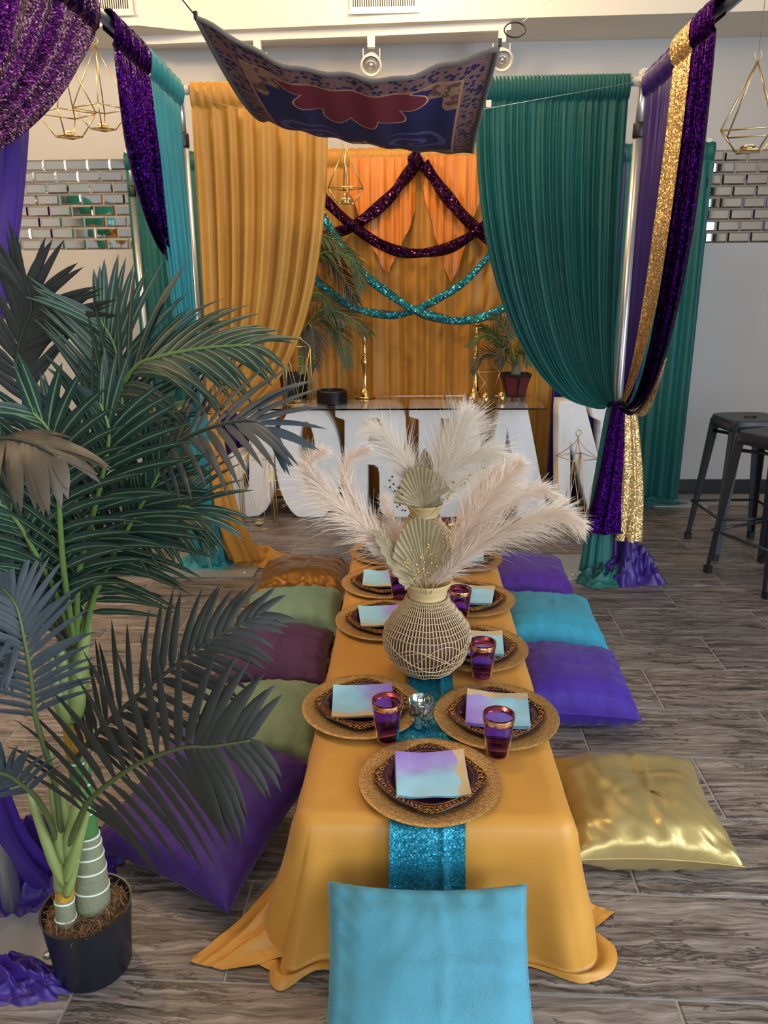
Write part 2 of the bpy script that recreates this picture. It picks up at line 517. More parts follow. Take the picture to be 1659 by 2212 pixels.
def tied(name, parent, mat, A, B, G, nrm, folds, amp, seed=1, line=0.0, gw=.05, rows=40, head=True, e=1.0, part='panel'):
    A, B, G = V(A), V(B), V(G)
    nrm = V(nrm).normalized()
    ax = (B-A).normalized()
    nu = int(folds*9)
    cols = []
    for i in range(nu+1):
        u = i/nu
        T = A.lerp(B, u)
        f = foldwave(u, folds, seed)
        f2 = sin(2*pi*folds*2.1*u + seed) + .5*sin(2*pi*folds*3.7*u)
        pts = []
        if head:
            pts += [T - nrm*.026 - Z*.03, T - nrm*.027 + Z*.008, T - nrm*.01 + Z*(.034+.003*f2), T + nrm*(.018+.002*f2) + Z*(.026+.002*f2), T + nrm*(.033+.004*f2), T + nrm*(.032+.006*f2) - Z*.035, T + nrm*(.022+.006*f2) - Z*.068, T + nrm*(.008+.003*f) - Z*.078]
        T0 = T - Z*(.09 if head else 0) + nrm*(.012 if head else 0)
        Gu = G + ax*gw*(u-.5) - Z*.02*sin(u*7+seed)
        for j in range(rows+1):
            v = j/rows
            t = v*pi/2
            h = (1-cos(t)**e)*(1-line) + v*line
            w = sin(t)*(1-line) + v*line
            p = T0 + V((Gu.x-T0.x, Gu.y-T0.y, 0))*h + Z*(Gu.z-T0.z)*w
            env = (.35+.65*min(1, 3.5*v))*(1-.86*h)
            p = p + nrm*(f*amp*env) + Z*(-.012*f*h*(1-h)*4)
            pts.append(p)
        cols.append(pts)
    nv = len(cols[0])-1
    mb = MB()
    mb.grid(lambda u, v: cols[int(round(u*nu))][int(round(v*nv))], nu, nv)
    return mb.build(part, mat, parent)

def hang(parent, mat, A, B, z1, nrm, folds, amp, seed=1, rows=26, head=True, hem=None, part='panel', flare=0.0):
    A, B = V(A), V(B)
    nrm = V(nrm).normalized()
    nu = int(folds*9)
    cols = []
    mid = (A+B)/2
    for i in range(nu+1):
        u = i/nu
        T = A.lerp(B, u)
        f = foldwave(u, folds, seed)
        f2 = sin(2*pi*folds*2.1*u + seed) + .5*sin(2*pi*folds*3.7*u)
        pts = []
        if head:
            pts += [T - nrm*.026 - Z*.03, T - nrm*.027 + Z*.008, T - nrm*.01 + Z*(.034+.003*f2), T + nrm*(.018+.002*f2) + Z*(.026+.002*f2), T + nrm*(.033+.004*f2), T + nrm*(.032+.006*f2) - Z*.035, T + nrm*(.022+.006*f2) - Z*.068, T + nrm*(.008+.003*f) - Z*.078]
        zt = T.z - (.09 if head else 0)
        zb = hem(u) if hem else z1
        for j in range(rows+1):
            v = j/rows
            f3 = f*(.35+.65*min(1, 3*v)) + .25*sin(2*pi*folds*.5*u+3*v+seed)*v
            p = V((T.x, T.y, zt + (zb-zt)*v)) + nrm*(.012 + f3*amp) + (T-mid)*flare*v
            p = p + (B-A).normalized()*amp*.35*cos(2*pi*folds*u+seed*2)*v
            pts.append(p)
        cols.append(pts)
    nv = len(cols[0])-1
    return MB().grid(lambda u, v: cols[int(round(u*nu))][int(round(v*nv))], nu, nv).build(part, mat, parent)

def tail(parent, mat, pts, r0, r1, folds, seed, flat=.6, part='tail', ax=(1, 0, 0), depth=.24, pw=.8):
    c = smoothpts(pts, 5)
    n = len(c)-1
    seg = folds*8
    ax = V(ax).normalized(); ay = Z.cross(ax)
    def P(u, v):
        p = c[int(round(v*n))]
        r = r0 + (r1-r0)*(v**pw)
        th = 2*pi*u
        k = 1 + depth*sin(folds*th+seed+.8*sin(2*th+seed)+v*1.5) + .08*sin(folds*2.3*th+seed)
        return p + ax*r*k*cos(th) + ay*r*k*flat*sin(th)
    return MB().grid(P, seg, n).build(part, mat, parent)

def puddle(parent, mat, c, rx, ry, h, seed, rz=0, part='puddle'):
    c = V(c)
    nr, na = 34, 130
    def crest(n): return max(0.0, 1-abs(n)*2.6)**1.6
    def P(u, v):
        th = 2*pi*u
        q = V((cos(th), sin(th), seed*3.1))
        edge = 1 + .30*noise.noise(q*1.4) + .14*noise.noise(q*5) + .05*noise.noise(q*13)
        r = v*edge
        x, y = r*cos(th), r*sin(th)
        w = V((noise.noise(V((x*1.5, y*1.5, seed))), noise.noise(V((x*1.5+9, y*1.5, seed))), 0))*.7
        n1 = noise.noise(V((x*1.7+seed, y*1.7, seed))+w); n2 = noise.noise(V((x*3.9, y*3.9+seed, seed*2))+w*1.5)
        ridge = .75*crest(n1) + .45*crest(n2)
        zz = h*(1-v**3)*(.22+ridge)*(1.1-.45*v)
        zz += .010*(1-v)
        X, Y = x*rx, y*ry
        return c + V((X*cos(rz)-Y*sin(rz), X*sin(rz)+Y*cos(rz), zz+.003))
    return MB().grid(P, na, nr).build(part, mat, parent)

# ------------------------------------------------------------------ pipe stands and crossbars
def pipe_stand(loc, h, lab, clamp=True, plate=(.25, .19), rz=0):
    r = thing('drape_upright', lab, 'pipe stand', loc, rz)
    MB().box((-plate[0], -plate[1], 0.001), (plate[0], plate[1], .008)).build('base_plate', M['plate_steel'], r, False)
    for sx in (-1, 1):
        b = MB().lathe([(.011, 0), (.011, .005), (.006, .008), (0, .008)], 12)
        o = b.build('bolt', M['steel'], r); o.location = (sx*plate[0]*.78, -plate[1]*.72, .008)
    MB().lathe([(.024, .008), (.024, h-.22)], 20).build('pole', M['steel'], r)
    MB().lathe([(.019, h-.22), (.019, h)], 20).build('upper_pole', M['steel'], r)
    if clamp:
        MB().lathe([(.026, h-.265), (.029, h-.257), (.029, h-.207), (.026, h-.2), (.02, h-.197)], 20).build('collar', M['black'], r)
    MB().box((-.014, -.026, h-.05), (.014, .026, h+.02)).build('hook', M['white_metal'], r, False)
    return r
pipe_stand((-1.095, 3.96, 0), 2.39, 'silver drape pole between bright teal and gold curtains')
pipe_stand((1.05, 3.95, 0), 2.40, 'silver drape pole between dark green and purple curtains')
pipe_stand((-1.0, 1.52, 0), 2.39, 'silver drape pole base at the left edge beside the potted palm', plate=(.2, .2))
pipe_stand((-1.84, 5.34, 0), 2.32, 'silver back pole behind the far left green curtain', plate=(.15, .12))
pipe_stand((1.835, 5.28, 0), 2.32, 'silver back pole at the edge of the far right green curtain', plate=(.2, .15))
def crossbar(a, b, lab):
    a, b = V(a), V(b)
    r = thing('drape_crossbar', lab, 'drape pipe', (a+b)/2)
    c = (a+b)/2
    MB().tube([a-c, b-c], .0185, 16).build('pipe', M['steel'], r, sharp=40)
    for p in (a, b):
        d = (b-a).normalized()*(.05 if p is a else -.05)
        MB().tube([p-c, p-c+d], .0205, 16).build('end_sleeve', M['white_metal'], r, sharp=40)
HZ = 2.37
crossbar((-1.095, 3.95, HZ), (1.05, 3.94, HZ), 'front silver drape pipe carrying the gold and dark green curtains')
crossbar((-1.09, 3.95, HZ), (-1.0, 1.53, HZ), 'left silver drape pipe running towards the viewer')
crossbar((1.045, 3.94, HZ), (1.035, 1.6, HZ), 'right silver drape pipe running towards the viewer')
crossbar((-1.84, 5.34, 2.29), (1.835, 5.29, 2.29), 'back silver drape pipe behind the gold backdrop')

# ------------------------------------------------------------------ drapes
d = thing('gold_curtain', 'mustard gold curtain tied back to the left silver pole', 'curtain', (0, 0, 0))
tied('gold', d, M['gold_cloth'], (-1.035, 3.945, HZ), (-.40, 3.945, HZ), (-1.05, 3.9, .865), (0, -1, 0), 7.5, .046, 1, e=.85, gw=.06)
tail(d, M['gold_cloth'], [(-1.05, 3.90, .87), (-1.03, 3.89, .6), (-1.0, 3.9, .3), (-.93, 3.98, .03)], .035, .085, 7, 2)
puddle(d, M['gold_cloth'], (-.87, 4.05, 0), .20, .14, .055, 3, -.3)
d = thing('dark_green_curtain', 'dark green curtain swept to the right silver pole', 'curtain')
tied('g', d, M['teal'], (.985, 3.935, HZ), (.29, 3.935, HZ), (.995, 3.885, .90), (0, -1, 0), 19, .03, 2, gw=.08)
tail(d, M['teal'], [(1.02, 3.885, .90), (.99, 3.86, .5), (.975, 3.84, .2), (.97, 3.82, .03)], .03, .07, 7, 4)
puddle(d, M['teal'], (.99, 3.75, 0), .15, .09, .07, 5, .3)
MB().box((-.012, -.003, -.03), (.012, 0, 0)).build('care_tag', M['wax'], d, False).location = (.345, 3.895, HZ-.075)
d = thing('bright_teal_curtain', 'bright teal curtain on the left pipe, tied beside the gold curtain', 'curtain')
tied('t', d, M['teal_light'], (-1.085, 3.9, HZ), (-1.055, 3.37, HZ), (-1.095, 3.86, .88), (1, -.35, 0), 12, .026, 3, gw=.06)
tail(d, M['teal_light'], [(-1.095, 3.86, .88), (-1.11, 3.87, .5), (-1.125, 3.9, .2), (-1.13, 3.93, .03)], .03, .085, 8, 1)
puddle(d, M['teal_light'], (-1.15, 3.99, 0), .17, .13, .07, 8)
d = thing('purple_sequin_swag', 'dark purple sequin swag hanging from the left pipe beside bright teal', 'swag')
tied('s', d, M['seq_purple'], (-1.055, 3.36, HZ), (-1.04, 2.94, HZ), (-1.07, 3.52, 1.60), (1, -.4, 0), 8, .03, 5, gw=.03)
d = thing('purple_sequin_curtain', 'purple sequin curtain filling the top left corner', 'curtain')
tied('s', d, M['seq_purple'], (-1.01, 1.62, HZ), (-1.04, 2.80, HZ), (-1.01, 1.5, 1.66), (1, -.2, 0), 10, .04, 6, line=.62, gw=.04)
d = thing('purple_satin_curtain', 'plain purple satin curtain at the left edge under the sequins', 'curtain')
tied('s', d, M['purple'], (-1.09, 1.62, HZ-.06), (-1.10, 2.50, HZ-.06), (-1.05, 1.52, 1.05), (1, -.2, 0), 8, .03, 7, line=.45, gw=.04, head=False)
tail(d, M['purple'], [(-1.02, 1.52, 1.05), (-1.03, 1.5, .6), (-1.03, 1.52, .25), (-1.0, 1.58, .04)], .03, .08, 7, 4)
puddle(d, M['purple'], (-1.0, 1.64, 0), .21, .19, .11, 11, .2)
puddle(d, M['purple'], (-.90, 1.31, 0), .14, .06, .045, 12, -.1)
d = thing('purple_side_curtain', 'plain purple curtain on the right pipe next to the silver pole', 'curtain')
tied('s', d, M['purple'], (1.06, 3.90, HZ), (1.045, 3.36, HZ), (1.06, 3.87, .90), (-1, -.4, 0), 10, .018, 3, gw=.05)
tail(d, M['purple'], [(1.06, 3.90, .90), (1.07, 3.90, .5), (1.10, 3.87, .25), (1.12, 3.83, .04)], .025, .075, 9, 3, pw=2.2, depth=.3)
puddle(d, M['purple'], (1.12, 3.81, 0), .21, .15, .17, 14, -.2)
d = thing('gold_sequin_curtain', 'narrow gold sequin curtain on the right pipe with a glittering tail', 'curtain')
tied('s', d, M['seq_gold'], (1.02, 3.37, HZ), (1.02, 3.13, HZ+.004), (1.035, 3.87, .915), (-1, -.4, 0), 4, .02, 1, gw=.02, e=1.25)
def lowfold(u, v):
    t = (.58+.42*v)*pi/2
    w = u*.05*sin(pi*min(1, v))**1.4
    return V((1.012+.02*u, 3.79-.86*cos(t)**.72 - w*.55, 2.29+(.91-2.29)*sin(t) - w*.8 + .004*sin(9*v)))
MB().grid(lowfold, 8, 30).build('lower_fold', M['seq_gold'], d)
tail(d, M['seq_gold'], [(1.075, 3.83, .92), (1.10, 3.81, .7), (1.12, 3.80, .45), (1.125, 3.80, .21)], .022, .058, 5, 2)
d = thing('purple_sequin_side_curtain', 'purple sequin curtain sweeping down from the right pipe to a tied knot', 'curtain')
tied('s', d, M['seq_purple'], (1.01, 3.14, HZ), (1.01, 2.92, HZ), (1.03, 3.84, .91), (-1, -.55, 0), 6, .03, 8, gw=.12, e=.72)
tail(d, M['seq_purple'], [(1.04, 3.83, .92), (1.03, 3.82, .7), (1.02, 3.82, .45), (1.0, 3.82, .25)], .03, .085, 7, 5)
MB().tube([(1.04+.055*cos(a), 3.86+.045*sin(a), .905+.012*sin(2*a)) for a in [2*pi*k/28 for k in range(28)]], .009, 8, closed=True).build('tie_band', M['seq_purple'], d)
# backdrop
BZ = 2.29
d = thing('gold_backdrop_curtain', 'wide mustard gold backdrop curtain behind the white letters', 'curtain')
hang(d, M['gold_cloth'], (-1.02, 5.325, BZ), (.97, 5.30, BZ), .02, (0, -1, 0), 16, .036, 4)
d = thing('purple_backdrop_curtain', 'dark purple backdrop strip right of the gold backdrop', 'curtain')
hang(d, M['purple'], (.96, 5.31, BZ), (1.34, 5.30, BZ), .02, (0, -1, 0), 6, .026, 5)
d = thing('purple_backdrop_curtain', 'dark purple backdrop strip left of the gold backdrop', 'curtain')
hang(d, M['purple'], (-1.38, 5.33, BZ), (-1.01, 5.33, BZ), .02, (0, -1, 0), 6, .026, 6)
d = thing('green_backdrop_curtain', 'green backdrop curtain at far right beside the stools', 'curtain')
hang(d, M['teal'], (1.33, 5.30, BZ), (1.87, 5.26, BZ), .02, (0, -1, 0), 6, .03, 7)
puddle(d, M['teal'], (1.68, 5.2, 0), .22, .07, .03, 2)
d = thing('green_backdrop_curtain', 'green backdrop curtain at far left under the mirrored tiles', 'curtain')
hang(d, M['teal'], (-1.86, 5.33, BZ), (-1.37, 5.33, BZ), .02, (0, -1, 0), 6, .03, 8)
d = thing('orange_satin_overlay', 'shiny orange satin tails hanging in points over the gold backdrop', 'swag')
def ptip(c, w):
    return lambda u: c + w*abs(u-.55)**1.2
hang(d, M['orange_satin'], (-.40, 5.265, BZ-.03), (.02, 5.265, BZ-.03), 1.6, (0, -1, 0), 6, .014, 2, hem=ptip(1.56, 1.0), head=False, part='left_tail')
hang(d, M['orange_satin'], (.05, 5.265, BZ-.03), (.42, 5.265, BZ-.03), 1.6, (0, -1, 0), 6, .014, 3, hem=ptip(1.49, 1.3), head=False, part='right_tail')

# sequin garlands
def garland(pts, r, mat, lab, seed, knot=None):
    g = thing('sequin_garland', lab, 'garland')
    c = smoothpts(pts, 7)
    n = len(c)-1
    mb = MB()
    seg = 14
    prevs = []
    for i, p in enumerate(c):
        t = (c[min(i+1, n)]-c[max(i-1, 0)]).normalized()
        a = V((0, -1, 0)); b = t.cross(a).normalized()
        for k in range(seg):
            th = 2*pi*k/seg
            q = r*(1+.16*sin(3*th+i*.22+seed)+.08*sin(5*th-i*.3)+.10*sin(i*.35+seed))
            mb.v.append(tuple(p + (a*.62*cos(th)+b*sin(th))*q))
    for i in range(n):
        for k in range(seg):
            l = (k+1) % seg
            mb.f.append((i*seg+k, i*seg+l, (i+1)*seg+l, (i+1)*seg+k))
    mb.build('band', mat, g)
    if knot:
        kb = MB()
        kb.sphere((0, 0, 0), .045, 20, 12, (1, .8, 1.0))
        kb.v = [tuple(V(p)*(1+.35*noise.noise(V(p)*38))) for p in kb.v]
        kb.build('knot', mat, g).location = knot
        kb2 = MB().tube([(-.03, 0, 0), (0, -.02, .05), (.03, 0, 0), (.05, 0, -.05)], .02, 10)
        kb2.build('knot_loop', mat, g).location = knot
    return g
garland([(0.015,5.220,2.208),(-0.064,5.220,2.112),(-0.137,5.220,2.026),(-0.271,5.220,1.923),(-0.391,5.220,1.852),(-0.485,5.220,1.811),(-0.728,5.220,1.735),(-0.910,5.220,1.654)], .033, M['seq_plum'], 'plum sequin garland falling left from the knot', 1, knot=(0.015,5.210,2.235))
garland([(0.067,5.200,2.215),(0.125,5.200,2.139),(0.199,5.200,2.033),(0.288,5.200,1.932),(0.378,5.200,1.851),(0.522,5.200,1.741),(0.649,5.200,1.681),(0.814,5.200,1.623)], .035, M['seq_plum'], 'plum sequin garland falling right from the knot', 2)
garland([(-0.684,5.160,2.193),(-0.615,5.160,2.085),(-0.556,5.160,2.001),(-0.416,5.160,1.876),(-0.241,5.160,1.758),(-0.087,5.160,1.692),(0.049,5.160,1.677),(0.223,5.160,1.706),(0.377,5.160,1.790),(0.496,5.160,1.885),(0.595,5.160,1.960),(0.742,5.160,2.087)], .030, M['seq_plum'], 'plum sequin garland dipping across between the two sides', 3)
garland([(-0.698,5.140,2.129),(-0.630,5.140,2.013),(-0.558,5.140,1.884),(-0.427,5.140,1.700),(-0.305,5.140,1.549),(-0.139,5.140,1.419),(0.017,5.140,1.325),(0.177,5.140,1.277),(0.313,5.140,1.262),(0.492,5.140,1.293),(0.697,5.140,1.392),(0.884,5.140,1.499)], .025, M['seq_teal_big'], 'teal sequin garland hanging lowest at the right', 4)
garland([(0.750,5.180,1.968),(0.611,5.180,1.817),(0.485,5.180,1.653),(0.332,5.180,1.496),(0.123,5.180,1.376),(-0.034,5.180,1.315),(-0.140,5.180,1.295),(-0.302,5.180,1.317),(-0.459,5.180,1.389),(-0.678,5.180,1.565),(-0.868,5.180,1.765)], .023, M['seq_teal_big'], 'teal sequin garland rising to the right behind the other', 5)

# ------------------------------------------------------------------ hanging rug
def rug_mat():
    n = NT('woven_rug')
    u = n.sep(n.co('UV'))
    x, y = u[0], u[1]            # x across 0..1, y near 0 .. far 1
    dx = n.math('ABSOLUTE', n.math('SUBTRACT', x, .5))
    ex = n.math('SUBTRACT', .5, dx)
    ey = n.math('MINIMUM', y, n.math('SUBTRACT', 1.0, y))
    edge = n.math('MINIMUM', ex, n.math('MULTIPLY', ey, 1.1))
    uv = n.co('UV')
    field = n.mix(n.noise(uv, 30, 3), lin((16, 20, 72)), lin((26, 30, 92)))
    # soft lavender scrolls
    px = n.math('SUBTRACT', dx, .24); py = n.math('SUBTRACT', y, .60)
    ang = n.math('ARCTAN2', py, px)
    rad = n.math('SQRT', n.math('ADD', n.math('MULTIPLY', px, px), n.math('MULTIPLY', py, py)))
    sp = n.math('SINE', n.math('ADD', n.math('MULTIPLY', rad, 70.0), n.math('MULTIPLY', ang, 2.0)))
    scroll = n.math('MULTIPLY', n.math('GREATER_THAN', sp, .35), n.math('LESS_THAN', rad, .17))
    col = n.mix(n.math('MULTIPLY', scroll, .85), field, lin((92, 82, 150)))
    # red half medallion with lobed edge at the near side
    qx = n.math('SUBTRACT', x, .5); qy = n.math('SUBTRACT', y, .10)
    a2 = n.math('ARCTAN2', qy, qx)
    r2 = n.math('SQRT', n.math('ADD', n.math('MULTIPLY', n.math('MULTIPLY', qx, qx), .85), n.math('MULTIPLY', qy, qy)))
    lob = n.math('ADD', .19, n.math('MULTIPLY', n.math('ABSOLUTE', n.math('SINE', n.math('MULTIPLY', a2, 5.5))), .075))
    d2 = n.math('SUBTRACT', r2, lob)
    col = n.mix(n.math('LESS_THAN', d2, .008), col, lin((206, 160, 130)))
    col = n.mix(n.math('LESS_THAN', d2, 0.0), col, lin((112, 26, 48)))
    # tan corner quarters
    cx = n.math('SUBTRACT', .40, dx); cy = n.math('SUBTRACT', ey, .10)
    cc = n.math('ADD', cx, n.math('MULTIPLY', cy, .8))
    wav = n.math('MULTIPLY', n.math('SINE', n.math('MULTIPLY', n.math('ARCTAN2', cy, cx), 9.0)), .025)
    tanm = n.math('LESS_THAN', n.math('ADD', cc, wav), .15)
    col = n.mix(tanm, col, n.mix(n.math('GREATER_THAN', n.noise(uv, 22, 2), .54), lin((146, 112, 90)), lin((96, 62, 56))))
    # gold rosette at the far side
    gx = n.math('SUBTRACT', x, .5); gy = n.math('SUBTRACT', y, .72)
    a3 = n.math('ARCTAN2', gy, gx)
    r3 = n.math('SQRT', n.math('ADD', n.math('MULTIPLY', gx, gx), n.math('MULTIPLY', gy, gy)))
    pet = n.math('ADD', .065, n.math('MULTIPLY', n.math('COSINE', n.math('MULTIPLY', a3, 8.0)), .03))
    col = n.mix(n.math('LESS_THAN', r3, pet), col, lin((190, 146, 104)))
    col = n.mix(n.math('LESS_THAN', r3, .03), col, lin((140, 44, 60)))
    # borders
    chk = n.vor(n.mapping(uv, (46, 54, 1)), 1.0)
    bcol = n.mix(n.math('GREATER_THAN', chk.outputs['Distance'], .42), lin((28, 20, 70)), lin((120, 88, 84)))
    col = n.mix(n.math('LESS_THAN', edge, .104), col, lin((170, 124, 96)))
    col = n.mix(n.math('LESS_THAN', edge, .094), col, bcol)
    col = n.mix(n.math('LESS_THAN', edge, .016), col, lin((92, 84, 86)))
    n.set(Base_Color=col, Roughness=.9)
    n.bump(n.noise(n.mapping(uv, (300, 340, 1)), 1, 2), .4, .003)
    return n.m
M['rug'] = rug_mat()
rg = thing('hanging_rug', 'navy patterned rug hung overhead like a canopy', 'rug')
c00, c10 = V((-.624, 2.5, 2.235)), V((.243, 2.5, 2.149))
c01, c11 = V((-.60, 3.5, 2.165)), V((.251, 3.5, 2.021))
def rugP(u, v):
    p = c00.lerp(c10, u).lerp(c01.lerp(c11, u), v)
    bow = 4*u*(1-u)
    p.z -= .105*bow*(1-v)**1.5 + .035*bow*v**1.5 + .10*(4*v*(1-v))*(1-.3*u)
    p.z += .006*sin(u*17+v*3)*(1-v) + .004*sin(u*41)
    p.x += .045*(4*v*(1-v))*(.5-u)*2*.5
    p.y += .05*bow*(1-v)
    return p
NU, NV = 60, 60
rb = MB().grid(rugP, NU, NV)
ru = rb.build('weave', M['rug'], rg, True, lambda i: ((i % (NU+1))/NU, (i//(NU+1))/NV))
solid(ru, .008, 1)
M['fringe'] = fabric('grey_rug_binding', (96, 92, 90), rough=.9)
for nm, fn in (('near_binding', lambda t: rugP(t, 0)), ('far_binding', lambda t: rugP(t, 1)), ('left_binding', lambda t: rugP(0, t)), ('right_binding', lambda t: rugP(1, t))):
    MB().tube([fn(k/40) for k in range(41)], .0075, 7).build('binding', M['fringe'], rg)
for p, q in ((c00, V((-.003, 0, .004))), (c10, V((.006, 0, .005)))):
    MB().box((-.005, -.006, -.006), (.005, .006, .014)).build('clip', M['black'], rg, False).location = p+q
rgp = c10 + V((.045, -.02, .035))
MB().tube([rgp + V((.03*cos(a), .012*sin(a), .022*sin(a))) for a in [2*pi*k/28 for k in range(28)]], .0022, 6, closed=True).build('ring', M['black'], rg)
def line(a, b, lab, r=.0007, m='string'):
    o = MB().tube([V(a), V(b)], r, 5).build('hanging_line', M[m]); tag(o, lab, 'line')
line(c00 + V((-.003, 0, .006)), (-0.657,2.440,2.277), 'dark short cord at the upper left corner of the rug', .002, 'black')
line((-0.657,2.440,2.277), (-.95, 2.3, ZC), 'clear line from the rug\'s dark cord up to the ceiling')
line(rgp + V((.02, 0, .02)), (0.480,2.900,2.399), 'clear line from the rug\'s black ring up past the spotlight')
line(c01, (-1.09, 3.94, HZ-.01), 'clear line from the rug\'s far left corner to the left pole')
line(c11 + V((0, -.3, .1)), (1.04, 3.93, HZ), 'clear line from the rug\'s right edge to the right pole')

# ------------------------------------------------------------------ white foam letters
def letter(name, contours, y0, depth, lab, H):
    allp = [p for c in contours for p in c]
    zmin = min(p[2] for p in allp); zmax = max(p[2] for p in allp)
    xm = (min(p[0] for p in allp)+max(p[0] for p in allp))/2
    cu = bpy.data.curves.new(name, 'CURVE')
    cu.dimensions = '2D'; cu.fill_mode = 'BOTH'
    cu.extrude = depth/2-.006; cu.bevel_depth = .006; cu.bevel_resolution = 1; cu.offset = -.006
    for c in contours:
        sp = cu.splines.new('POLY')
        sp.points.add(len(c)-1)
        for q, p in zip(sp.points, c):
            q.co = (p[0]-xm, (p[2]-zmin)/(zmax-zmin)*H, 0, 1)
        sp.use_cyclic_u = True
    t = bpy.data.objects.new('tmp', cu)
    COL.objects.link(t)
    me = bpy.data.meshes.new_from_object(t)
    bpy.data.objects.remove(t); bpy.data.curves.remove(cu)
    me.transform(Matrix.Translation((0, depth/2, 0)) @ Matrix.Rotation(radians(90), 4, 'X'))
    o = ob(name, me, M['foam'])
    o.location = (xm, y0, .001)
    return tag(o, lab, 'letter', 'free-standing white foam letters')
def ell(cx, cy, rx, ry, n=40, flat=None, pw=2.0):
    out = []
    for k in range(n):
        a = 2*pi*k/n
        c, s = cos(a), sin(a)
        out.append((cx + rx*math.copysign(abs(c)**(2/pw), c), 0, cy + ry*math.copysign(abs(s)**(2/pw), s)))
    return out
LY, LD = 4.86, .20
letter('foam_letter_j', [[(-1.128,4.860,0.717),(-0.852,4.860,0.716),(-0.855,4.860,0.650),(-0.892,4.860,0.632),(-0.913,4.860,0.218),(-0.930,4.860,0.129),(-0.968,4.860,0.052),(-1.024,4.860,0.006),(-1.102,4.860,-0.004),(-1.186,4.860,0.003),(-1.234,4.860,0.045),(-1.253,4.860,0.122),(-1.251,4.860,0.249),(-1.237,4.860,0.359),(-1.203,4.860,0.406),(-1.147,4.860,0.419),(-1.106,4.860,0.394),(-1.094,4.860,0.338),(-1.107,4.860,0.281),(-1.140,4.860,0.250),(-1.138,4.860,0.180),(-1.108,4.860,0.167),(-1.084,4.860,0.199),(-1.076,4.860,0.281),(-1.055,4.860,0.633),(-1.132,4.860,0.651)]], LY, LD, 'white foam letter J behind the palm fronds', .75)
xo0, xo1 = (-0.899,4.860,0.375), (-0.464,4.860,0.375)
cxo, rxo = (xo0[0]+xo1[0])/2, (xo1[0]-xo0[0])/2
oc = [(x, y, max(z, .0)) for x, y, z in ell(cxo, .37, rxo, .40, 56)]
oc = [(x, y, min(max(z, .0), .75)) for x, y, z in oc]
oin0, oin1 = (-0.741,4.860,0.375), (-0.631,4.860,0.375)
letter('foam_letter_o', [oc, ell((oin0[0]+oin1[0])/2, .41, (oin1[0]-oin0[0])/2, .235, 40)[::-1]], LY, LD, 'white foam letter O with a tall oval hole', .75)
letter('foam_letter_r', [[(-0.494,4.860,0.715),(-0.120,4.860,0.714),(-0.079,4.860,0.702),(-0.052,4.860,0.673),(-0.041,4.860,0.619),(-0.041,4.860,0.528),(-0.050,4.860,0.473),(-0.074,4.860,0.437),(-0.104,4.860,0.421),(-0.074,4.860,0.400),(-0.056,4.860,0.363),(-0.050,4.860,0.297),(-0.047,4.860,0.092),(-0.019,4.860,0.067),(-0.019,4.860,-0.001),(-0.161,4.860,-0.001),(-0.198,4.860,0.022),(-0.216,4.860,0.066),(-0.217,4.860,0.282),(-0.225,4.860,0.325),(-0.249,4.860,0.341),(-0.289,4.860,0.344),(-0.294,4.860,-0.001),(-0.514,4.860,-0.002),(-0.512,4.860,0.072),(-0.449,4.860,0.085),(-0.437,4.860,0.625),(-0.496,4.860,0.644)], [(-0.284,4.860,0.637),(-0.287,4.860,0.473),(-0.236,4.860,0.476),(-0.205,4.860,0.498),(-0.193,4.860,0.543),(-0.193,4.860,0.589),(-0.204,4.860,0.625),(-0.234,4.860,0.637)][::-1]], LY, LD, 'white foam letter R behind the left pampas plumes', .75)
letter('foam_letter_d', [[(-0.023,4.860,0.714),(0.249,4.860,0.713),(0.331,4.860,0.698),(0.388,4.860,0.660),(0.422,4.860,0.588),(0.441,4.860,0.467),(0.446,4.860,0.267),(0.434,4.860,0.141),(0.400,4.860,0.055),(0.346,4.860,0.013),(0.261,4.860,0.000),(-0.022,4.860,-0.001),(-0.022,4.860,0.073),(0.042,4.860,0.086),(0.040,4.860,0.625),(-0.023,4.860,0.643)], [(0.182,4.860,0.636),(0.189,4.860,0.087),(0.238,4.860,0.099),(0.267,4.860,0.144),(0.278,4.860,0.219),(0.273,4.860,0.513),(0.260,4.860,0.588),(0.229,4.860,0.627)][::-1]], LY, LD, 'white foam letter D behind the cream pampas plumes', .75)
letter('foam_letter_a', [[(0.557,4.860,0.713),(0.727,4.860,0.712),(0.882,4.860,0.075),(0.919,4.860,0.069),(0.923,4.860,0.002),(0.698,4.860,0.001),(0.695,4.860,0.068),(0.713,4.860,0.075),(0.688,4.860,0.226),(0.580,4.860,0.226),(0.561,4.860,0.075),(0.598,4.860,0.068),(0.600,4.860,0.001),(0.429,4.860,0.001),(0.427,4.860,0.068),(0.458,4.860,0.074)], [(0.609,4.860,0.563),(0.587,4.860,0.369),(0.656,4.860,0.369)][::-1]], LY, LD, 'white foam letter A under the right end of the clear top', .75)
letter('foam_letter_n', [[(0.917,4.800,0.762),(1.072,4.800,0.762),(1.197,4.800,0.374),(1.178,4.800,0.639),(1.127,4.800,0.663),(1.122,4.800,0.738),(1.354,4.800,0.738),(1.360,4.800,0.662),(1.318,4.800,0.645),(1.371,4.800,-0.007),(1.165,4.800,-0.007),(1.001,4.800,0.515),(1.028,4.800,0.081),(1.076,4.800,0.068),(1.081,4.800,-0.008),(0.913,4.800,-0.008),(0.909,4.800,0.068),(0.950,4.800,0.080),(0.916,4.800,0.686)]], 4.80, .20, 'white foam letter N behind the tied right curtains', .78)

# clear acrylic top across the letters
gt = MB().box((-.97, -.28, 0), (.97, .27, .011)).build('acrylic_tabletop', M['acrylic'], smooth=False)
gt.location = (-.155, 4.94, .7515)
tag(gt, 'clear acrylic sheet lying across the white letters', 'tabletop')
GZ = .764

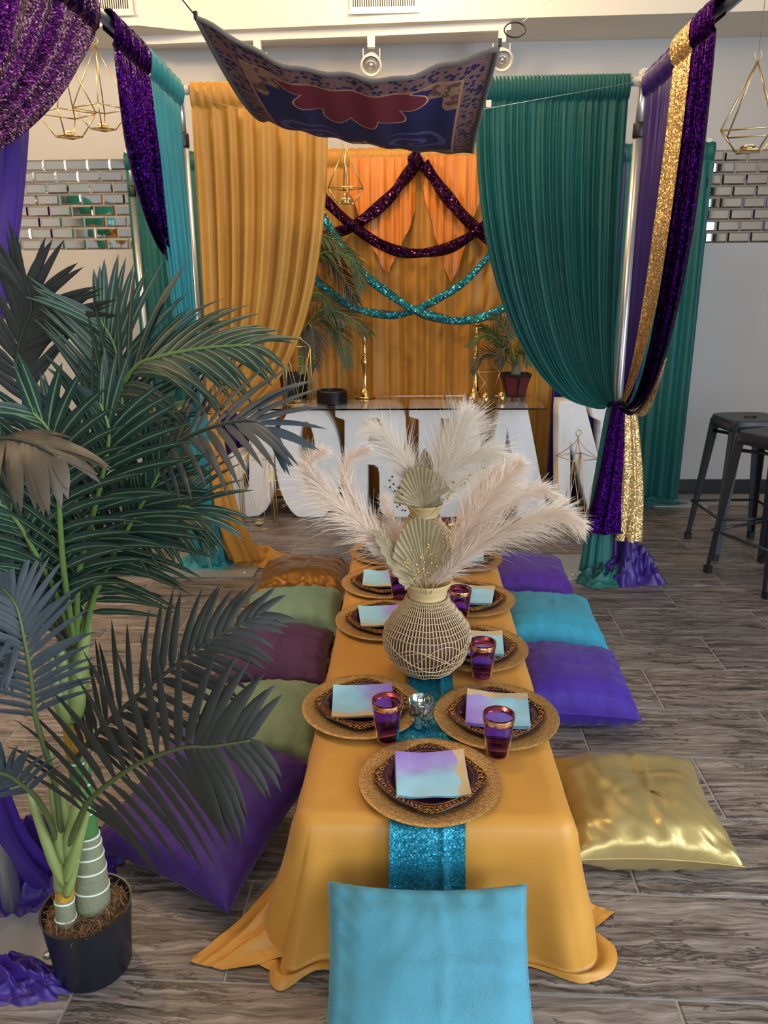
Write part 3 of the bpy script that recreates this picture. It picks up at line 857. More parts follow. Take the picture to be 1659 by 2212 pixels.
# ------------------------------------------------------------------ lanterns and table-top decor
def cage_lantern(loc, s, h, lab, rz=.3):
    r = thing('wire_lantern', lab, 'lantern', loc, rz, 'gold wire cage lanterns')
    w = s/2; eave = h*.72
    c = [(-w, -w), (w, -w), (w, w), (-w, w)]
    wr = .0028
    f = MB()
    for i in range(4):
        a, b = c[i], c[(i+1) % 4]
        MB().tube([(a[0], a[1], wr), (b[0], b[1], wr)], wr, 6).build('base_bar', M['wire_gold'], r)
        MB().tube([(a[0]*.92, a[1]*.92, eave), (b[0]*.92, b[1]*.92, eave)], wr, 6).build('eave_bar', M['wire_gold'], r)
    for i in range(4):
        a, b = c[i], c[(i+1) % 4]
        MB().tube([(a[0], a[1], wr), (a[0]*.92, a[1]*.92, eave)], wr, 6).build('upright', M['wire_gold'], r)
        m_ = ((a[0]+b[0])/2, (a[1]+b[1])/2)
        MB().tube([(a[0]*.92, a[1]*.92, eave), (m_[0], m_[1], wr), (b[0]*.92, b[1]*.92, eave)], wr, 6).build('brace', M['wire_gold'], r)
        MB().tube([(a[0]*.92*(1-t)**1.7, a[1]*.92*(1-t)**1.7, eave + (h*.93-eave)*t) for t in [k/8 for k in range(9)]], wr, 6).build('roof_wire', M['wire_gold'], r)
    MB().tube([(h*.03*cos(a), 0, h*.96+h*.03*sin(a)) for a in [2*pi*k/18 for k in range(18)]], wr, 6, closed=True).build('ring', M['wire_gold'], r)
    MB().lathe([(.0, .004), (.022, .004), (.026, .009), (.03, .016), (.027, .016), (.022, .010), (0, .009)], 20).build('candle_dish', M['champagne'], r)
    return r
cage_lantern((-.99, 4.69, .002), .21, .63, 'gold wire lantern on the floor before letter J', .35)
cage_lantern((1.02, 4.67, .002), .20, .63, 'gold wire lantern on the floor before letter N', .4)
cage_lantern((-.735, 4.90, GZ), .165, .50, 'gold wire lantern on the clear top beside the black pot', .3)
def small_lantern(loc, lab):
    r = thing('wire_lantern', lab, 'lantern', loc, .25)
    wr = .003
    c = [(-.075, -.06), (.075, -.06), (.075, .06), (-.075, .06)]
    for i in range(4):
        a, b = c[i], c[(i+1) % 4]
        MB().tube([(a[0], a[1], .19), (b[0], b[1], .19)], wr, 6).build('top_bar', M['wire_gold'], r)
        MB().tube([(a[0]*.8, a[1]*.8, wr), (b[0]*.8, b[1]*.8, wr)], wr, 6).build('bottom_bar', M['wire_gold'], r)
        MB().tube([(a[0], a[1], .19), (b[0]*.8, b[1]*.8, wr)], wr, 6).build('brace', M['wire_gold'], r)
        MB().tube([(a[0]*(1-t)**1.3, a[1]*(1-t)**1.3, .19+.09*t) for t in [k/6 for k in range(7)]], wr*.7, 6).build('roof_wire', M['wire_gold'], r)
    MB().tube([(.018*cos(a), 0, .298+.018*sin(a)) for a in [2*pi*k/18 for k in range(18)]], .003, 6, closed=True).build('ring', M['wire_gold'], r)
small_lantern((.47, 4.97, GZ), 'small gold wire lantern on the clear top by the red planter')
def candlestick(loc, lab, h=.47):
    r = thing('candlestick', lab, 'candlestick', loc, 0, 'tall polished candlesticks')
    pr = [(.068, 0), (.07, .006), (.06, .014), (.036, .04), (.022, .08), (.015, .13), (.013, .16), (.018, .19), (.026, .225), (.027, .245), (.02, .258), (.014, .265), (.021, .275), (.021, .283), (.012, .29), (.016, .30), (.012, .31), (.017, .325), (.011, .335), (.013, .35), (.02, .38), (.016, .41), (.009, .43), (.012, .445), (.008, .455), (.01, h-.01)]
    MB().lathe(pr, 24).build('stem', M['gold'], r)
    MB().lathe([(.008, h-.014), (.03, h-.006), (.046, h+.008), (.044, h+.010), (.03, h-.002), (0, h-.004)], 24).build('cup', M['gold'], r)
candlestick((-.315, 5.12, GZ), 'tall gold candlestick left of centre on the clear top')
candlestick((.415, 5.1, GZ), 'tall gold candlestick on the clear top behind the small lantern')
def glass_votive(loc, lab):
    r = thing('votive_cup', lab, 'votive', loc, 0, 'gold votive cups on the clear top')
    MB().lathe([(0, 0), (.021, 0), (.024, .004), (.027, .065), (.0255, .065), (.022, .008), (0, .006)], 22).build('glass', M['gold'], r)
    MB().lathe([(0, .007), (.02, .007), (.02, .025), (0, .026)], 16).build('candle', M['wax'], r)
glass_votive((.462, 4.84, GZ), 'gold votive cup before the small wire lantern')
glass_votive((.570, 4.90, GZ), 'gold votive cup left of the red planter')
tr_ = thing('stacked_tape_ring', 'black ribbed ring lying on the clear top', 'ring', (-.515, 4.90, GZ))
pr = []
for k in range(7):
    z0 = .004+k*.0105
    pr += [(.096, z0), (.1, z0+.003), (.1, z0+.007), (.096, z0+.0095)]
MB().lathe([(.072, 0), (.095, 0)] + pr + [(.094, .081), (.072, .081), (.072, 0)], 44, cap=False).build('ring_body', M['black'], tr_, sharp=35)

# ------------------------------------------------------------------ gold cloth on the low table
TX0, TX1, TY0, TY1, TZ = -.248, .348, 1.408, 3.33, .37
def make_cloth():
    cr = .03
    cx, cy = (TX0+TX1)/2, (TY0+TY1)/2
    hx, hy = (TX1-TX0)/2, (TY1-TY0)/2
    # perimeter samples: position, outward normal, distance to each corner
    per = []
    def side(a, b, nrm, n):
        for k in range(n):
            t = k/n
            per.append((V(a).lerp(V(b), t), V(nrm)))
    def corner(c, a0, n):
        for k in range(n):
            a = a0 + (pi/2)*k/n
            per.append((V((c[0]+cr*cos(a), c[1]+cr*sin(a), 0)), V((cos(a), sin(a), 0))))
    x0, x1, y0, y1 = TX0, TX1, TY0, TY1
    side((x0+cr, y0, 0), (x1-cr, y0, 0), (0, -1, 0), 90)
    corner((x1-cr, y0+cr), -pi/2, 26)
    side((x1, y0+cr, 0), (x1, y1-cr, 0), (1, 0, 0), 200)
    corner((x1-cr, y1-cr), 0, 14)
    side((x1-cr, y1, 0), (x0+cr, y1, 0), (0, 1, 0), 80)
    corner((x0+cr, y1-cr), pi/2, 14)
    side((x0, y1-cr, 0), (x0, y0+cr, 0), (-1, 0, 0), 200)
    corner((x0+cr, y0+cr), pi, 26)
    corners = [(V((x0, y0, 0)), V((-.085, -.0, 0)), V((-.02, -.01, 0))), (V((x1, y0, 0)), V((.07, -.0, 0)), V((.02, .01, 0))),
               (V((x1, y1, 0)), V((.06, .06, 0)), V((.05, .05, 0))), (V((x0, y1, 0)), V((-.06, .06, 0)), V((-.05, .05, 0)))]
    n = len(per)
    arc = 0
    rows = []
    ss = [0]
    for i in range(1, n): ss.append(ss[-1] + (per[i][0]-per[i-1][0]).length)
    L = ss[-1]
    mb = MB()
    drop = [k/16 for k in range(17)]
    ext = [k/9 for k in range(1, 10)]
    for i, (p, nr) in enumerate(per):
        s = ss[i]
        cw = [exp(-((p-c[0]).length/.12)**2) for c in corners]
        cb = max(cw)
        wv = sin(2*pi*s/.17+1.2*sin(s*5)) + .5*sin(2*pi*s/.093+1)
        cwv = sin(2*pi*s/.10+.6)
        for t in drop:
            e = t**1.4
            d = .004 + .012*min(1, t*8) + e*(.010+.016*wv) + e*.022*cwv*cb + .010*sin(t*7+s*16)*e*(1-.4*cb)
            q = p + nr*d
            for w, c in zip(cw, corners): q = q + c[1]*w*t**1.15
            z = TZ*(1-t) + .0035
            z -= 0
            if t == 0: q = p; z = TZ+.0035
            mb.v.append((q.x, q.y, z))
        base = q
        for t in ext:
            x = base + nr*(.022*t)*(1+.6*wv*.5)
            for w, c in zip(cw, corners): x = x + c[2]*w*t
            lift = .007*(1+cwv)*cb*sin(pi*t) + .005*(1+.6*wv)*sin(pi*t)
            mb.v.append((x.x, x.y, .0035+lift))
    m = len(drop)+len(ext)
    for i in range(n):
        j = (i+1) % n
        for k in range(m-1):
            mb.f.append((i*m+k, i*m+k+1, j*m+k+1, j*m+k))
    # top: inner rings towards the centre line
    rings = 8
    o0 = len(mb.v)
    for r in range(1, rings+1):
        f = r/rings
        for i, (p, nr) in enumerate(per):
            x = p.x + (cx-p.x)*f
            yy = max(TY0+.25, min(TY1-.25, p.y))
            y = p.y + (yy-p.y)*f
            dz = .0016*noise.noise(V((x*9, y*7, 1))) + .0012*noise.noise(V((x*22, y*18, 4)))
            mb.v.append((x, y, TZ+.0035+max(-.001, dz)*min(1, f*4)))
    for r in range(rings):
        for i in range(n):
            j = (i+1) % n
            a = (i*m if r == 0 else o0+(r-1)*n+i); b = (j*m if r == 0 else o0+(r-1)*n+j)
            mb.f.append((a, b, o0+r*n+j, o0+r*n+i))
    # loose corner tails lying on the floor
    def tailgrid(a0, a1, b0, b1, hgt, seed):
        a0, a1, b0, b1 = V(a0), V(a1), V(b0), V(b1)
        def P(u, v):
            p = a0.lerp(a1, u).lerp(b0.lerp(b1, u), v)
            w = u-.5
            r_ = exp(-((u-.30-.15*v)/.10)**2) + .7*exp(-((u-.72+.10*v)/.08)**2) + .35*exp(-((u-.5)/.05)**2)*(1-v)
            p.z = max(.0045, a0.z*(1-v)*0 + .004 + hgt*r_*(1-v)**.6*(.35+.65*sin(pi*min(1, .25+v))) + (.09*(1-v)**3 if True else 0)*(1-abs(w)*.6) + .006*noise.noise(V((u*5, v*5, seed))))
            return p
        mb.grid(P, 40, 30)
    tailgrid((-.20, 1.40, 0), (-.33, 1.60, 0), (-.430, 1.352, 0), (-.515, 1.372, 0), .05, 1)
    tailgrid((.29, 1.40, 0), (.40, 1.58, 0), (.36, 1.425, 0), (.505, 1.545, 0), .05, 2)
    return mb
tc = make_cloth().build('tablecloth', M['gold_cloth'])
tag(tc, 'mustard gold cloth draped over the low table', 'tablecloth')
# sequin runner
rn = thing('table_runner', 'teal sequin runner along the middle of the gold cloth', 'table runner')
rx0 = .043
prof = []
for k in range(14): prof.append((TY0-.040-.004*sin(k*.8), TZ-.215+k*.0155))
prof += [(TY0-.034, TZ+.0005), (TY0-.016, TZ+.008), (TY0+.01, TZ+.0085)]
y = TY0+.03
while y < TY1-.06:
    prof.append((y, TZ+.0085)); y += .022
def runP(u, v):
    f = v*(len(prof)-1)
    i = min(int(f), len(prof)-2); t = f-i
    yy = prof[i][0]*(1-t)+prof[i+1][0]*t; zz = prof[i][1]*(1-t)+prof[i+1][1]*t
    wd = .082*(1-.22*(1-exp(-max(0, yy-1.75)*6))) * (1+.05*sin(yy*9)) * (1+.05*exp(-((zz-.2)/.1)**2))
    x = rx0 + (u-.5)*2*wd + .012*sin(yy*4)
    w = .5+.5*sin(u*9+yy*7); w2 = max(0, 1-abs(u-.72)*14)
    if zz > TZ: zz += .004*w + .008*w2
    else: yy -= .006*w + .010*w2
    return V((x, yy, zz))
MB().grid(runP, 30, len(prof)-1).build('sequin_cloth', M['seq_teal'], rn)

# ------------------------------------------------------------------ place settings
def charger_mat():
    n = NT('embossed_gold_charger')
    v = n.co()
    w = n.node('ShaderNodeTexWave', wave_type='RINGS')
    n.put(w.inputs['Vector'], v)
    w.inputs['Scale'].default_value = 16; w.inputs['Distortion'].default_value = 16; w.inputs['Detail'].default_value = 2; w.inputs['Detail Scale'].default_value = 5
    c = n.mix(w.outputs[0], lin((158, 120, 68)), lin((196, 158, 104)))
    n.set(Base_Color=c, Metallic=.6, Roughness=.4)
    n.bump(w.outputs[0], .3, .003)
    return n.m
M['charger'] = charger_mat()
M['plum_plate'] = plain('glossy_plum_plate', (52, 18, 46), .12)
M['filigree'] = plain('antique_gold_lace', (178, 128, 56), .3, .9)
M['purple_clear'] = NT('clear_purple_plastic').set(Base_Color=(.50, .22, .62, 1), Roughness=.03, IOR=1.12, Transmission_Weight=1.0).m
M['rose_gold'] = plain('rose_gold_band', (232, 176, 122), .15, 1.0)
def napkin_mat():
    n = NT('printed_napkin')
    uv = n.co('UV')
    u = n.sep(uv)
    nz = n.noise(uv, 4, 5, .6)
    t = n.math('ADD', n.math('ADD', n.math('MULTIPLY', u[1], .75), n.math('MULTIPLY', u[0], -.15)), n.math('MULTIPLY', nz, .35))
    col = n.ramp(t, [(.18, lin((150, 196, 214))), (.42, lin((140, 190, 212))), (.62, lin((150, 140, 200))), (.9, lin((136, 108, 186)))])
    edge = n.math('ADD', u[0], n.math('MULTIPLY', n.math('SINE', n.math('MULTIPLY', u[1], 14.0)), .03))
    col = n.mix(n.math('GREATER_THAN', edge, .86), col, lin((190, 166, 128)))
    n.set(Base_Color=col, Roughness=.85)
    return n.m
M['napkin'] = napkin_mat()
ch_me = MB().lathe([(0, .004), (.095, .004), (.105, .0045), (.112, .009), (.155, .013), (.164, .014), (.1665, .0125), (.165, .0095), (.11, .004), (.10, 0), (0, 0)], 72).mesh('charger_plate')
ch_me.set_sharp_from_angle(angle=radians(50)); ch_me.materials.append(M['charger'])
LOB = lambda th, z: 1 + (.045*cos(4*th) + .018*cos(8*th))*min(1, max(0, (z-.003)/.008))
pt_me = MB().lathe([(0, .005), (.078, .005), (.086, .007), (.094, .013), (.122, .0155), (.1235, .0145), (.096, .0105), (.086, .003), (.08, 0), (0, 0)], 64, fn=LOB).mesh('plum_plate')
pt_me.materials.append(M['plum_plate'])
fg = MB()
fr = random.Random(5)
for k in range(64):
    th = 2*pi*k/64
    rad = .112*(1+.045*cos(4*th)+.018*cos(8*th))
    big = .42+.75*max(0, cos(4*th))**1.5
    cxy = V((rad*cos(th), rad*sin(th), .0165)); er = V((cos(th), sin(th), 0)); et = V((-sin(th), cos(th), 0))
    sgn = 1 if k % 2 else -1
    pts = []
    for q in range(13):
        a = q/12*pi*2.6
        rr = .0062*big*(1-.55*q/12)
        pts.append(cxy + er*(rr*cos(a)*1.25) + et*(rr*sin(a)*sgn) + Z*(.0012*sin(a)))
    fg.tube(pts, .0011, 4)
    pts = [cxy + er*(.009*big) + et*(-.006+.012*q/6) + er*(.004*sin(pi*q/6)) for q in range(7)]
    fg.tube(pts, .0010, 4)
fg.tube([V((.100*cos(a)*(1+.02*cos(4*a)), .100*sin(a)*(1+.02*cos(4*a)), .0145)) for a in [2*pi*k/96 for k in range(96)]], .0009, 4, closed=True)
fg_me = fg.mesh('gold_lace'); fg_me.materials.append(M['filigree'])
def napkin_mesh(seed):
    nn, w = 16, .083
    mb = MB()
    for L in range(3):
        def P(u, v, L=L):
            x, y = (u-.5)*2*w, (v-.5)*2*w
            z = .001+L*.0016 + .004*((abs(x)/w)**3 + (abs(y)/w)**3)*(.4+.3*L) + .0035*noise.noise(V((x*22, y*22, seed))) + .006*max(0, (x+y)/(2*w))**2*(L == 2)
            return (x + .0012*L, y - .001*L, z)
        mb.grid(P, nn, nn)
    k = (nn+1)**2
    me = mb.mesh('napkin', True, lambda i: ((i % k % (nn+1))/nn, (i % k//(nn+1))/nn))
    me.materials.append(M['napkin'])
    return me
nk = [napkin_mesh(s) for s in (1.3, 4.1, 7.7)]
SET = [  # x, y, napkin turn, where
 (.043, 1.535, .05, 'at the near end of the table'),
 (-.134, 1.853, -1.5, 'left of the mirrored votive'),
 (.226, 1.812, 1.48, 'right of the mirrored votive'),
 (.203, 2.215, 1.5, 'beside the front vase, right'),
 (-.098, 2.42, -1.45, 'beside the front vase, left'),
 (.212, 2.61, 1.4, 'third from the front, right'),
 (-.107, 2.765, -1.55, 'third from the front, left'),
 (.214, 3.04, 1.5, 'farthest back on the right'),
 (-.104, 3.12, -1.3, 'farthest back on the left')]
for i, (x, y, a, wh) in enumerate(SET):
    z = TZ + .0055
    if i in (1, 2): z += .004
    o = ob('charger_plate', ch_me); o.location = (x, y, z); o.rotation_euler = (0, 0, i*.7)
    tag(o, 'embossed gold charger plate ' + wh, 'charger plate', 'gold charger plates')
    r = thing('plum_plate', 'plum plate with gold lace rim ' + wh, 'plate', (x, y, z+.0055), a*0, 'plum plates')
    ob('plate_body', pt_me, None, r)
    ob('gold_lace', fg_me, None, r)
    o = ob('napkin', nk[i % 3]); o.location = (x+.002, y+.002, z+.0125+.006); o.rotation_euler = (0, 0, a)
    tag(o, 'square lavender and aqua napkin on the plate ' + wh, 'napkin', 'printed napkins')

cup_me = MB().lathe([(0, .003), (.0265, .003), (.0285, .006), (.0375, .112), (.0387, .112), (.0297, .004), (.0285, 0), (0, 0)], 36).mesh('cup_body')
cup_me.materials.append(M['purple_clear'])
band_me = MB().lathe([(.0381, .094), (.03955, .108), (.0391, .1086), (.0376, .094)], 36, cap=False).mesh('rim_band'); band_me.materials.append(M['rose_gold'])
for x, y, wh in ((-.062, 1.705, 'beside the mirrored votive on the left'), (.212, 1.645, 'at the near right of the table'), (.207, 2.03, 'right of the front vase'),
                 (.166, 2.44, 'behind the front vase, right'), (-.046, 2.62, 'behind the front vase on the left'), (.14, 2.84, 'beside the far vase on the right'),
                 (-.045, 3.0, 'beside the far vase on the left'), (.16, 3.22, 'at the far right end of the table')):
    r = thing('tumbler', 'clear purple tumbler with a gold rim band ' + wh, 'cup', (x, y, TZ+.0135), 0, 'purple tumblers')
    if (x, y) == (.207, 2.03): r.location.z = TZ+.0155
    ob('cup_body', cup_me, None, r); ob('rim_band', band_me, None, r)
M['mercury'] = NT('mercury_glass')
_n = M['mercury']
_sp = _n.math('GREATER_THAN', _n.noise(_n.co(), 90, 4, .7), .53)
_n.set(Base_Color=_n.mix(_sp, lin((190, 206, 204)), lin((74, 96, 98))), Metallic=.9, Roughness=_n.math('ADD', .08, _n.math('MULTIPLY', _sp, .25)))
M['mercury'] = _n.m
r = thing('mirrored_votive', 'small mirrored glass votive on the teal runner', 'votive', (.024, 1.765, TZ+.0185))
MB().lathe([(0, .004), (.024, .004), (.026, .008), (.0315, .072), (.033, .073), (.0335, .071), (.0285, .003), (.026, 0), (0, 0)], 32).build('glass', M['mercury'], r)
MB().lathe([(0, .006), (.023, .006), (.0235, .02), (0, .021)], 20).build('candle', M['wax'], r)

# ------------------------------------------------------------------ wicker vases
M['bamboo'] = NT('pale_bamboo')
_n = M['bamboo']
_n.set(Base_Color=_n.mix(_n.noise(_n.mapping(_n.co(), (3, 3, 40)), 3, 4), lin((176, 148, 98)), lin((210, 186, 138))), Roughness=.55)
M['bamboo'] = _n.m
M['wicker'] = plain('pale_wicker_cane', (188, 162, 126), .5)
M['vase_body'] = plain('tan_vase_body', (84, 56, 34), .6)
def vprof(z):
    pts = [(0, .064), (.02, .088), (.05, .112), (.085, .126), (.11, .130), (.135, .126), (.165, .107), (.195, .085), (.22, .067), (.24, .058)]
    for (a, ra), (b, rb_) in zip(pts, pts[1:]):
        if z <= b:
            t = (z-a)/(b-a); t = t*t*(3-2*t)*.5+t*.5
            return ra+(rb_-ra)*t
    return pts[-1][1]
def make_vase(loc, lab):
    r = thing('wicker_vase', lab, 'vase', loc, 0, 'wicker vases on the gold cloth')
    zs = [k/40*.24 for k in range(41)]
    MB().lathe([(vprof(z)-.003, z) for z in zs], 48).build('body', M['vase_body'], r)
    MB().lathe([(.055, .225), (.056, .245), (.06, .262), (.069, .278), (.0735, .288), (.0725, .290), (.067, .286), (.057, .265), (.052, .245), (.05, .2), (0, .15)], 48).build('neck', M['bamboo'], r)
    ribs = MB()
    nr = 70
    for k in range(nr):
        th = 2*pi*k/nr
        ribs.tube([((vprof(z)+.0005)*cos(th), (vprof(z)+.0005)*sin(th), z) for z in [q/22*.236+.002 for q in range(23)]], .0019, 5)
    ribs.build('cane_ribs', M['wicker'], r)
    for j, z in enumerate((.012, .032, .052, .142, .157, .172, .188, .203, .216, .226, .236)):
        MB().tube([((vprof(z)+.0035)*cos(a), (vprof(z)+.0035)*sin(a), z+.0012*sin(a*12+j)) for a in [2*pi*k/80 for k in range(80)]], .0013, 5, closed=True).build('binding_wire', M['wicker'], r)
    for j in range(5):
        def zz(a, j=j): return .088 + .028*sin(a*3+j*1.26) + .016*sin(a*2-j*2.1)
        MB().tube([((vprof(zz(a))+.0035)*cos(a), (vprof(zz(a))+.0035)*sin(a), zz(a)) for a in [2*pi*k/90 for k in range(90)]], .0012, 5, closed=True).build('wavy_wire', M['wicker'], r)
    return r
make_vase((.045, 2.07, TZ+.0155), 'front wicker vase, largest in the picture')
make_vase((.048, 2.87, TZ+.0155), 'far wicker vase, mostly hidden behind the front one')

# ------------------------------------------------------------------ pampas, palm spears and berry stems
def hairmat(name, c, c2):
    n = NT(name)
    col = n.mix(n.noise(n.co(), 30, 2), lin(c), lin(c2))
    n.set(Base_Color=col, Roughness=.7)
    n.b.inputs['Sheen Weight'].default_value = .5
    tr2 = n.node('ShaderNodeBsdfTranslucent')
    n.put(tr2.inputs[0], col)
    ms = n.node('ShaderNodeMixShader')
    ms.inputs[0].default_value = .25
    n.t.links.new(n.b.outputs[0], ms.inputs[1]); n.t.links.new(tr2.outputs[0], ms.inputs[2])
    out = [q for q in n.t.nodes if q.type == 'OUTPUT_MATERIAL'][0]
    n.t.links.new(ms.outputs[0], out.inputs[0])
    return n.m
M['pampas_blush'] = hairmat('blush_pampas', (242, 228, 212), (222, 200, 180))
M['pampas_cream'] = hairmat('cream_pampas', (250, 244, 234), (236, 224, 206))
M['stalk'] = plain('dry_stalk', (186, 164, 120), .7)
def pampas(pts, width, mat, lab, seed, count=1500):
    r = thing('pampas_stem', lab, 'pampas grass', pts[0], 0, 'pampas plumes')
    o0 = V(pts[0])
    c = [p-o0 for p in smoothpts(pts, 8)]
    n = len(c)-1
    MB().tube(c, .0022, 5).build('stalk', M['stalk'], r)
    g = random.Random(seed)
    mb = MB()
    for k in range(int(count*.85)):
        s = .14+.86*g.random()**.9
        f = s*n
        i = min(int(f), n-1)
        p = c[i].lerp(c[i+1], f-i)
        t = (c[i+1]-c[i]).normalized()
        a = t.orthogonal().normalized(); b = t.cross(a)
        th = g.random()*2*pi
        rad = a*cos(th)+b*sin(th)
        env = (sin(pi*min(1, max(0, (s-.08)/.92))**.75)*.85+.25)
        ln = width*env*g.uniform(1.0, 3.0)
        sp = g.uniform(.12, .46)
        d = (t*(1-sp*.55) + rad*sp).normalized()
        sag = g.uniform(.15, .8)
        wv = d.cross(V((g.random()-.5, -1, g.random()-.5))).normalized()*.0008
        prev = None
        for q in range(4):
            x = q/3
            pp = p + d*ln*x + (V((0, 0, -1))*sag*.5 + rad*.12)*ln*x*x
            w = wv*(1.0-.75*x)
            mb.v.append(tuple(pp-w)); mb.v.append(tuple(pp+w))
            if q:
                m = len(mb.v)
                mb.f.append((m-4, m-3, m-1, m-2))
    o = mb.build('plume', mat, r); o['kind'] = 'stuff'
    return r
B_, C_ = M['pampas_blush'], M['pampas_cream']
pampas([(0.030,2.060,0.608),(-0.013,2.040,0.703),(-0.077,2.000,0.800),(-0.164,1.980,0.894),(-0.235,1.960,0.970),(-0.265,1.950,1.034),(-0.243,1.950,1.071)], .050, B_, 'blush pampas plume bending far left from the front vase', 1, 2300)
pampas([(0.034,2.060,0.608),(-0.029,2.070,0.698),(-0.112,2.070,0.839),(-0.173,2.060,0.937),(-0.177,2.050,1.025),(-0.127,2.040,1.064)], .040, B_, 'thin blush pampas plume curling at its tip, front vase', 2, 1100)
pampas([(0.034,2.070,0.604),(-0.007,2.100,0.694),(-0.043,2.120,0.787),(-0.078,2.140,0.901)], .038, B_, 'short upright blush pampas plume in the front vase', 3, 900)
pampas([(0.038,2.060,0.608),(0.072,2.030,0.700),(0.140,2.000,0.821),(0.186,1.970,0.917),(0.236,1.950,0.993),(0.275,1.940,1.045)], .050, B_, 'blush pampas plume leaning up right from the front vase', 4, 2300)
pampas([(0.041,2.060,0.609),(0.091,2.000,0.712),(0.186,1.950,0.826),(0.279,1.920,0.888),(0.364,1.900,0.926),(0.428,1.890,0.904)], .046, B_, 'blush pampas plume reaching farthest right from the front vase', 5, 2100)
pampas([(0.041,2.070,0.604),(0.087,2.060,0.703),(0.169,2.050,0.825),(0.257,2.050,0.907),(0.344,2.050,0.950),(0.403,2.050,0.927)], .036, B_, 'feathery blush pampas plume between the two right ones', 6, 1600)
pampas([(0.038,2.080,0.600),(0.061,2.100,0.687),(0.128,2.130,0.813),(0.188,2.150,0.920),(0.247,2.160,0.986)], .036, B_, 'blush pampas plume rising right behind the palm spear', 7, 1400)
pampas([(0.040,2.870,0.593),(0.017,2.860,0.709),(-0.018,2.850,0.822),(-0.080,2.840,0.923),(-0.147,2.830,0.984)], .075, C_, 'cream pampas plume leaning left from the far vase', 8, 1700)
pampas([(0.051,2.870,0.593),(0.080,2.860,0.709),(0.126,2.850,0.840),(0.173,2.840,0.941),(0.197,2.830,1.021)], .088, C_, 'tallest cream pampas plume in the far vase', 9, 2200)
pampas([(0.054,2.870,0.593),(0.097,2.840,0.724),(0.165,2.820,0.829),(0.258,2.800,0.887),(0.352,2.790,0.872)], .072, C_, 'cream pampas plume arching right from the far vase', 10, 1700)
pampas([(0.054,2.870,0.593),(0.109,2.900,0.679),(0.200,2.920,0.740),(0.318,2.940,0.782),(0.407,2.950,0.732)], .06, C_, 'low cream pampas plume drooping right from the far vase', 11, 1400)
pampas([(0.051,2.880,0.590),(0.073,2.920,0.712),(0.112,2.960,0.852),(0.154,2.980,0.950)], .066, C_, 'cream pampas plume standing behind the tallest one', 12, 1400)
M['spear'] = NT('dried_palm_spear')
_n = M['spear']
_n.set(Base_Color=_n.mix(_n.noise(_n.co(), 24, 3), lin((152, 136, 104)), lin((196, 182, 150))), Roughness=.42, Metallic=.25)
M['spear'] = _n.m
def spear(base, tip, width, nrm, lab, pleats=17, point=1.0):
    base, tip = V(base), V(tip)
    r = thing('dried_palm_spear', lab, 'dried palm leaf', base, 0, 'pleated dried palm leaves')
    ax = tip-base; Ln = ax.length; ax.normalize()
    nrm = V(nrm); nrm = (nrm - ax*nrm.dot(ax)).normalized()
    sd = ax.cross(nrm)
    n = pleats*2
    root = ax*(Ln*.22)
    mb = MB()
    for i in range(n+1):
        u = i/n*2-1
        a = u*1.15
        rim = Ln*.78*(1-.30*abs(u)**1.6*point) * (cos(a*.55)**.4)
        end = root + ax*rim*cos(a)*(1-.0*abs(u)) + sd*width*.62*sin(a)*1.05
        if point > .8: end = root + ax*rim*(1-abs(u)**1.3*.86) + sd*width*.5*sin(u*pi/2)*(1-.0*abs(u))*1.05
        for k in range(5):
            t = k/4
            zig = (.0055 if i % 2 else -.0055)*t
            p = root.lerp(end, t) + nrm*(zig + .02*abs(u)*t) + (sd*(0))
            mb.v.append(tuple(p))
    for i in range(n):
        for k in range(4):
            mb.f.append((i*5+k, i*5+k+1, (i+1)*5+k+1, (i+1)*5+k))
    solid(mb.build('blade', M['spear'], r, False), .0012)
    MB().tube([V((0, 0, 0)), ax*(Ln*.3), ax*(Ln*.8)], [.003, .0026, .0012], 6).build('midrib', M['spear'], r)
spear((0.043,2.030,0.636), (0.012,1.990,0.887), .155, (.1, -1, .25), 'round pleated gold palm spear at the centre of the front vase', 18, .3)
spear((0.033,2.030,0.636), (-0.109,1.960,0.864), .085, (.75, -.8, .4), 'narrow pleated palm spear leaning left in the front vase', 13, 1.0)
spear((0.054,2.850,0.599), (0.048,2.860,0.896), .11, (0, -1, .2), 'pointed pleated palm spear standing tall in the far vase', 15, 1.0)
spear((0.050,2.840,0.618), (0.017,2.800,0.838), .19, (.15, -1, .3), 'broad pleated palm spear before the pointed one, far vase', 17, .4)
def berries(base, tip, n, mat, lab, seed, spread=.02):
    base, tip = V(base), V(tip)
    r = thing('berry_stem', lab, 'berry stem', base, 0, 'beaded berry stems')
    g = random.Random(seed)
    d = tip-base
    MB().tube([V((0, 0, 0)), d*.5+V((0, 0, .006)), d], .0012, 5).build('stem', M['stalk'], r)
    side = d.cross(V((0, -1, 0))).normalized()
    for k in range(n):
        t = .35+.65*k/n
        p = d*t + side*g.uniform(-1, 1)*spread + V((0, g.uniform(-1, 1)*spread, g.uniform(-.2, .8)*spread))
        tw = MB().tube([d*(t-.12), p], .0006, 4); tw.build('twig', M['stalk'], r)
        MB().sphere((0, 0, 0), .0042, 8, 6).build('berry', mat, r).location = p
M['berry_dark'] = plain('dark_bead', (52, 44, 36), .3, .4)
M['berry_gold'] = plain('gold_bead', (206, 176, 112), .2, .9)
berries((0.037,2.000,0.656), (-0.019,1.940,0.802), 13, M['berry_gold'], 'gold beaded stem left of the round palm spear', 1)
berries((0.042,2.000,0.656), (0.027,1.940,0.815), 14, M['berry_gold'], 'gold beaded stem before the round palm spear', 2)
berries((0.052,2.000,0.656), (0.127,1.980,0.888), 12, M['berry_gold'], 'gold beaded stem leaning right in the front vase', 3)
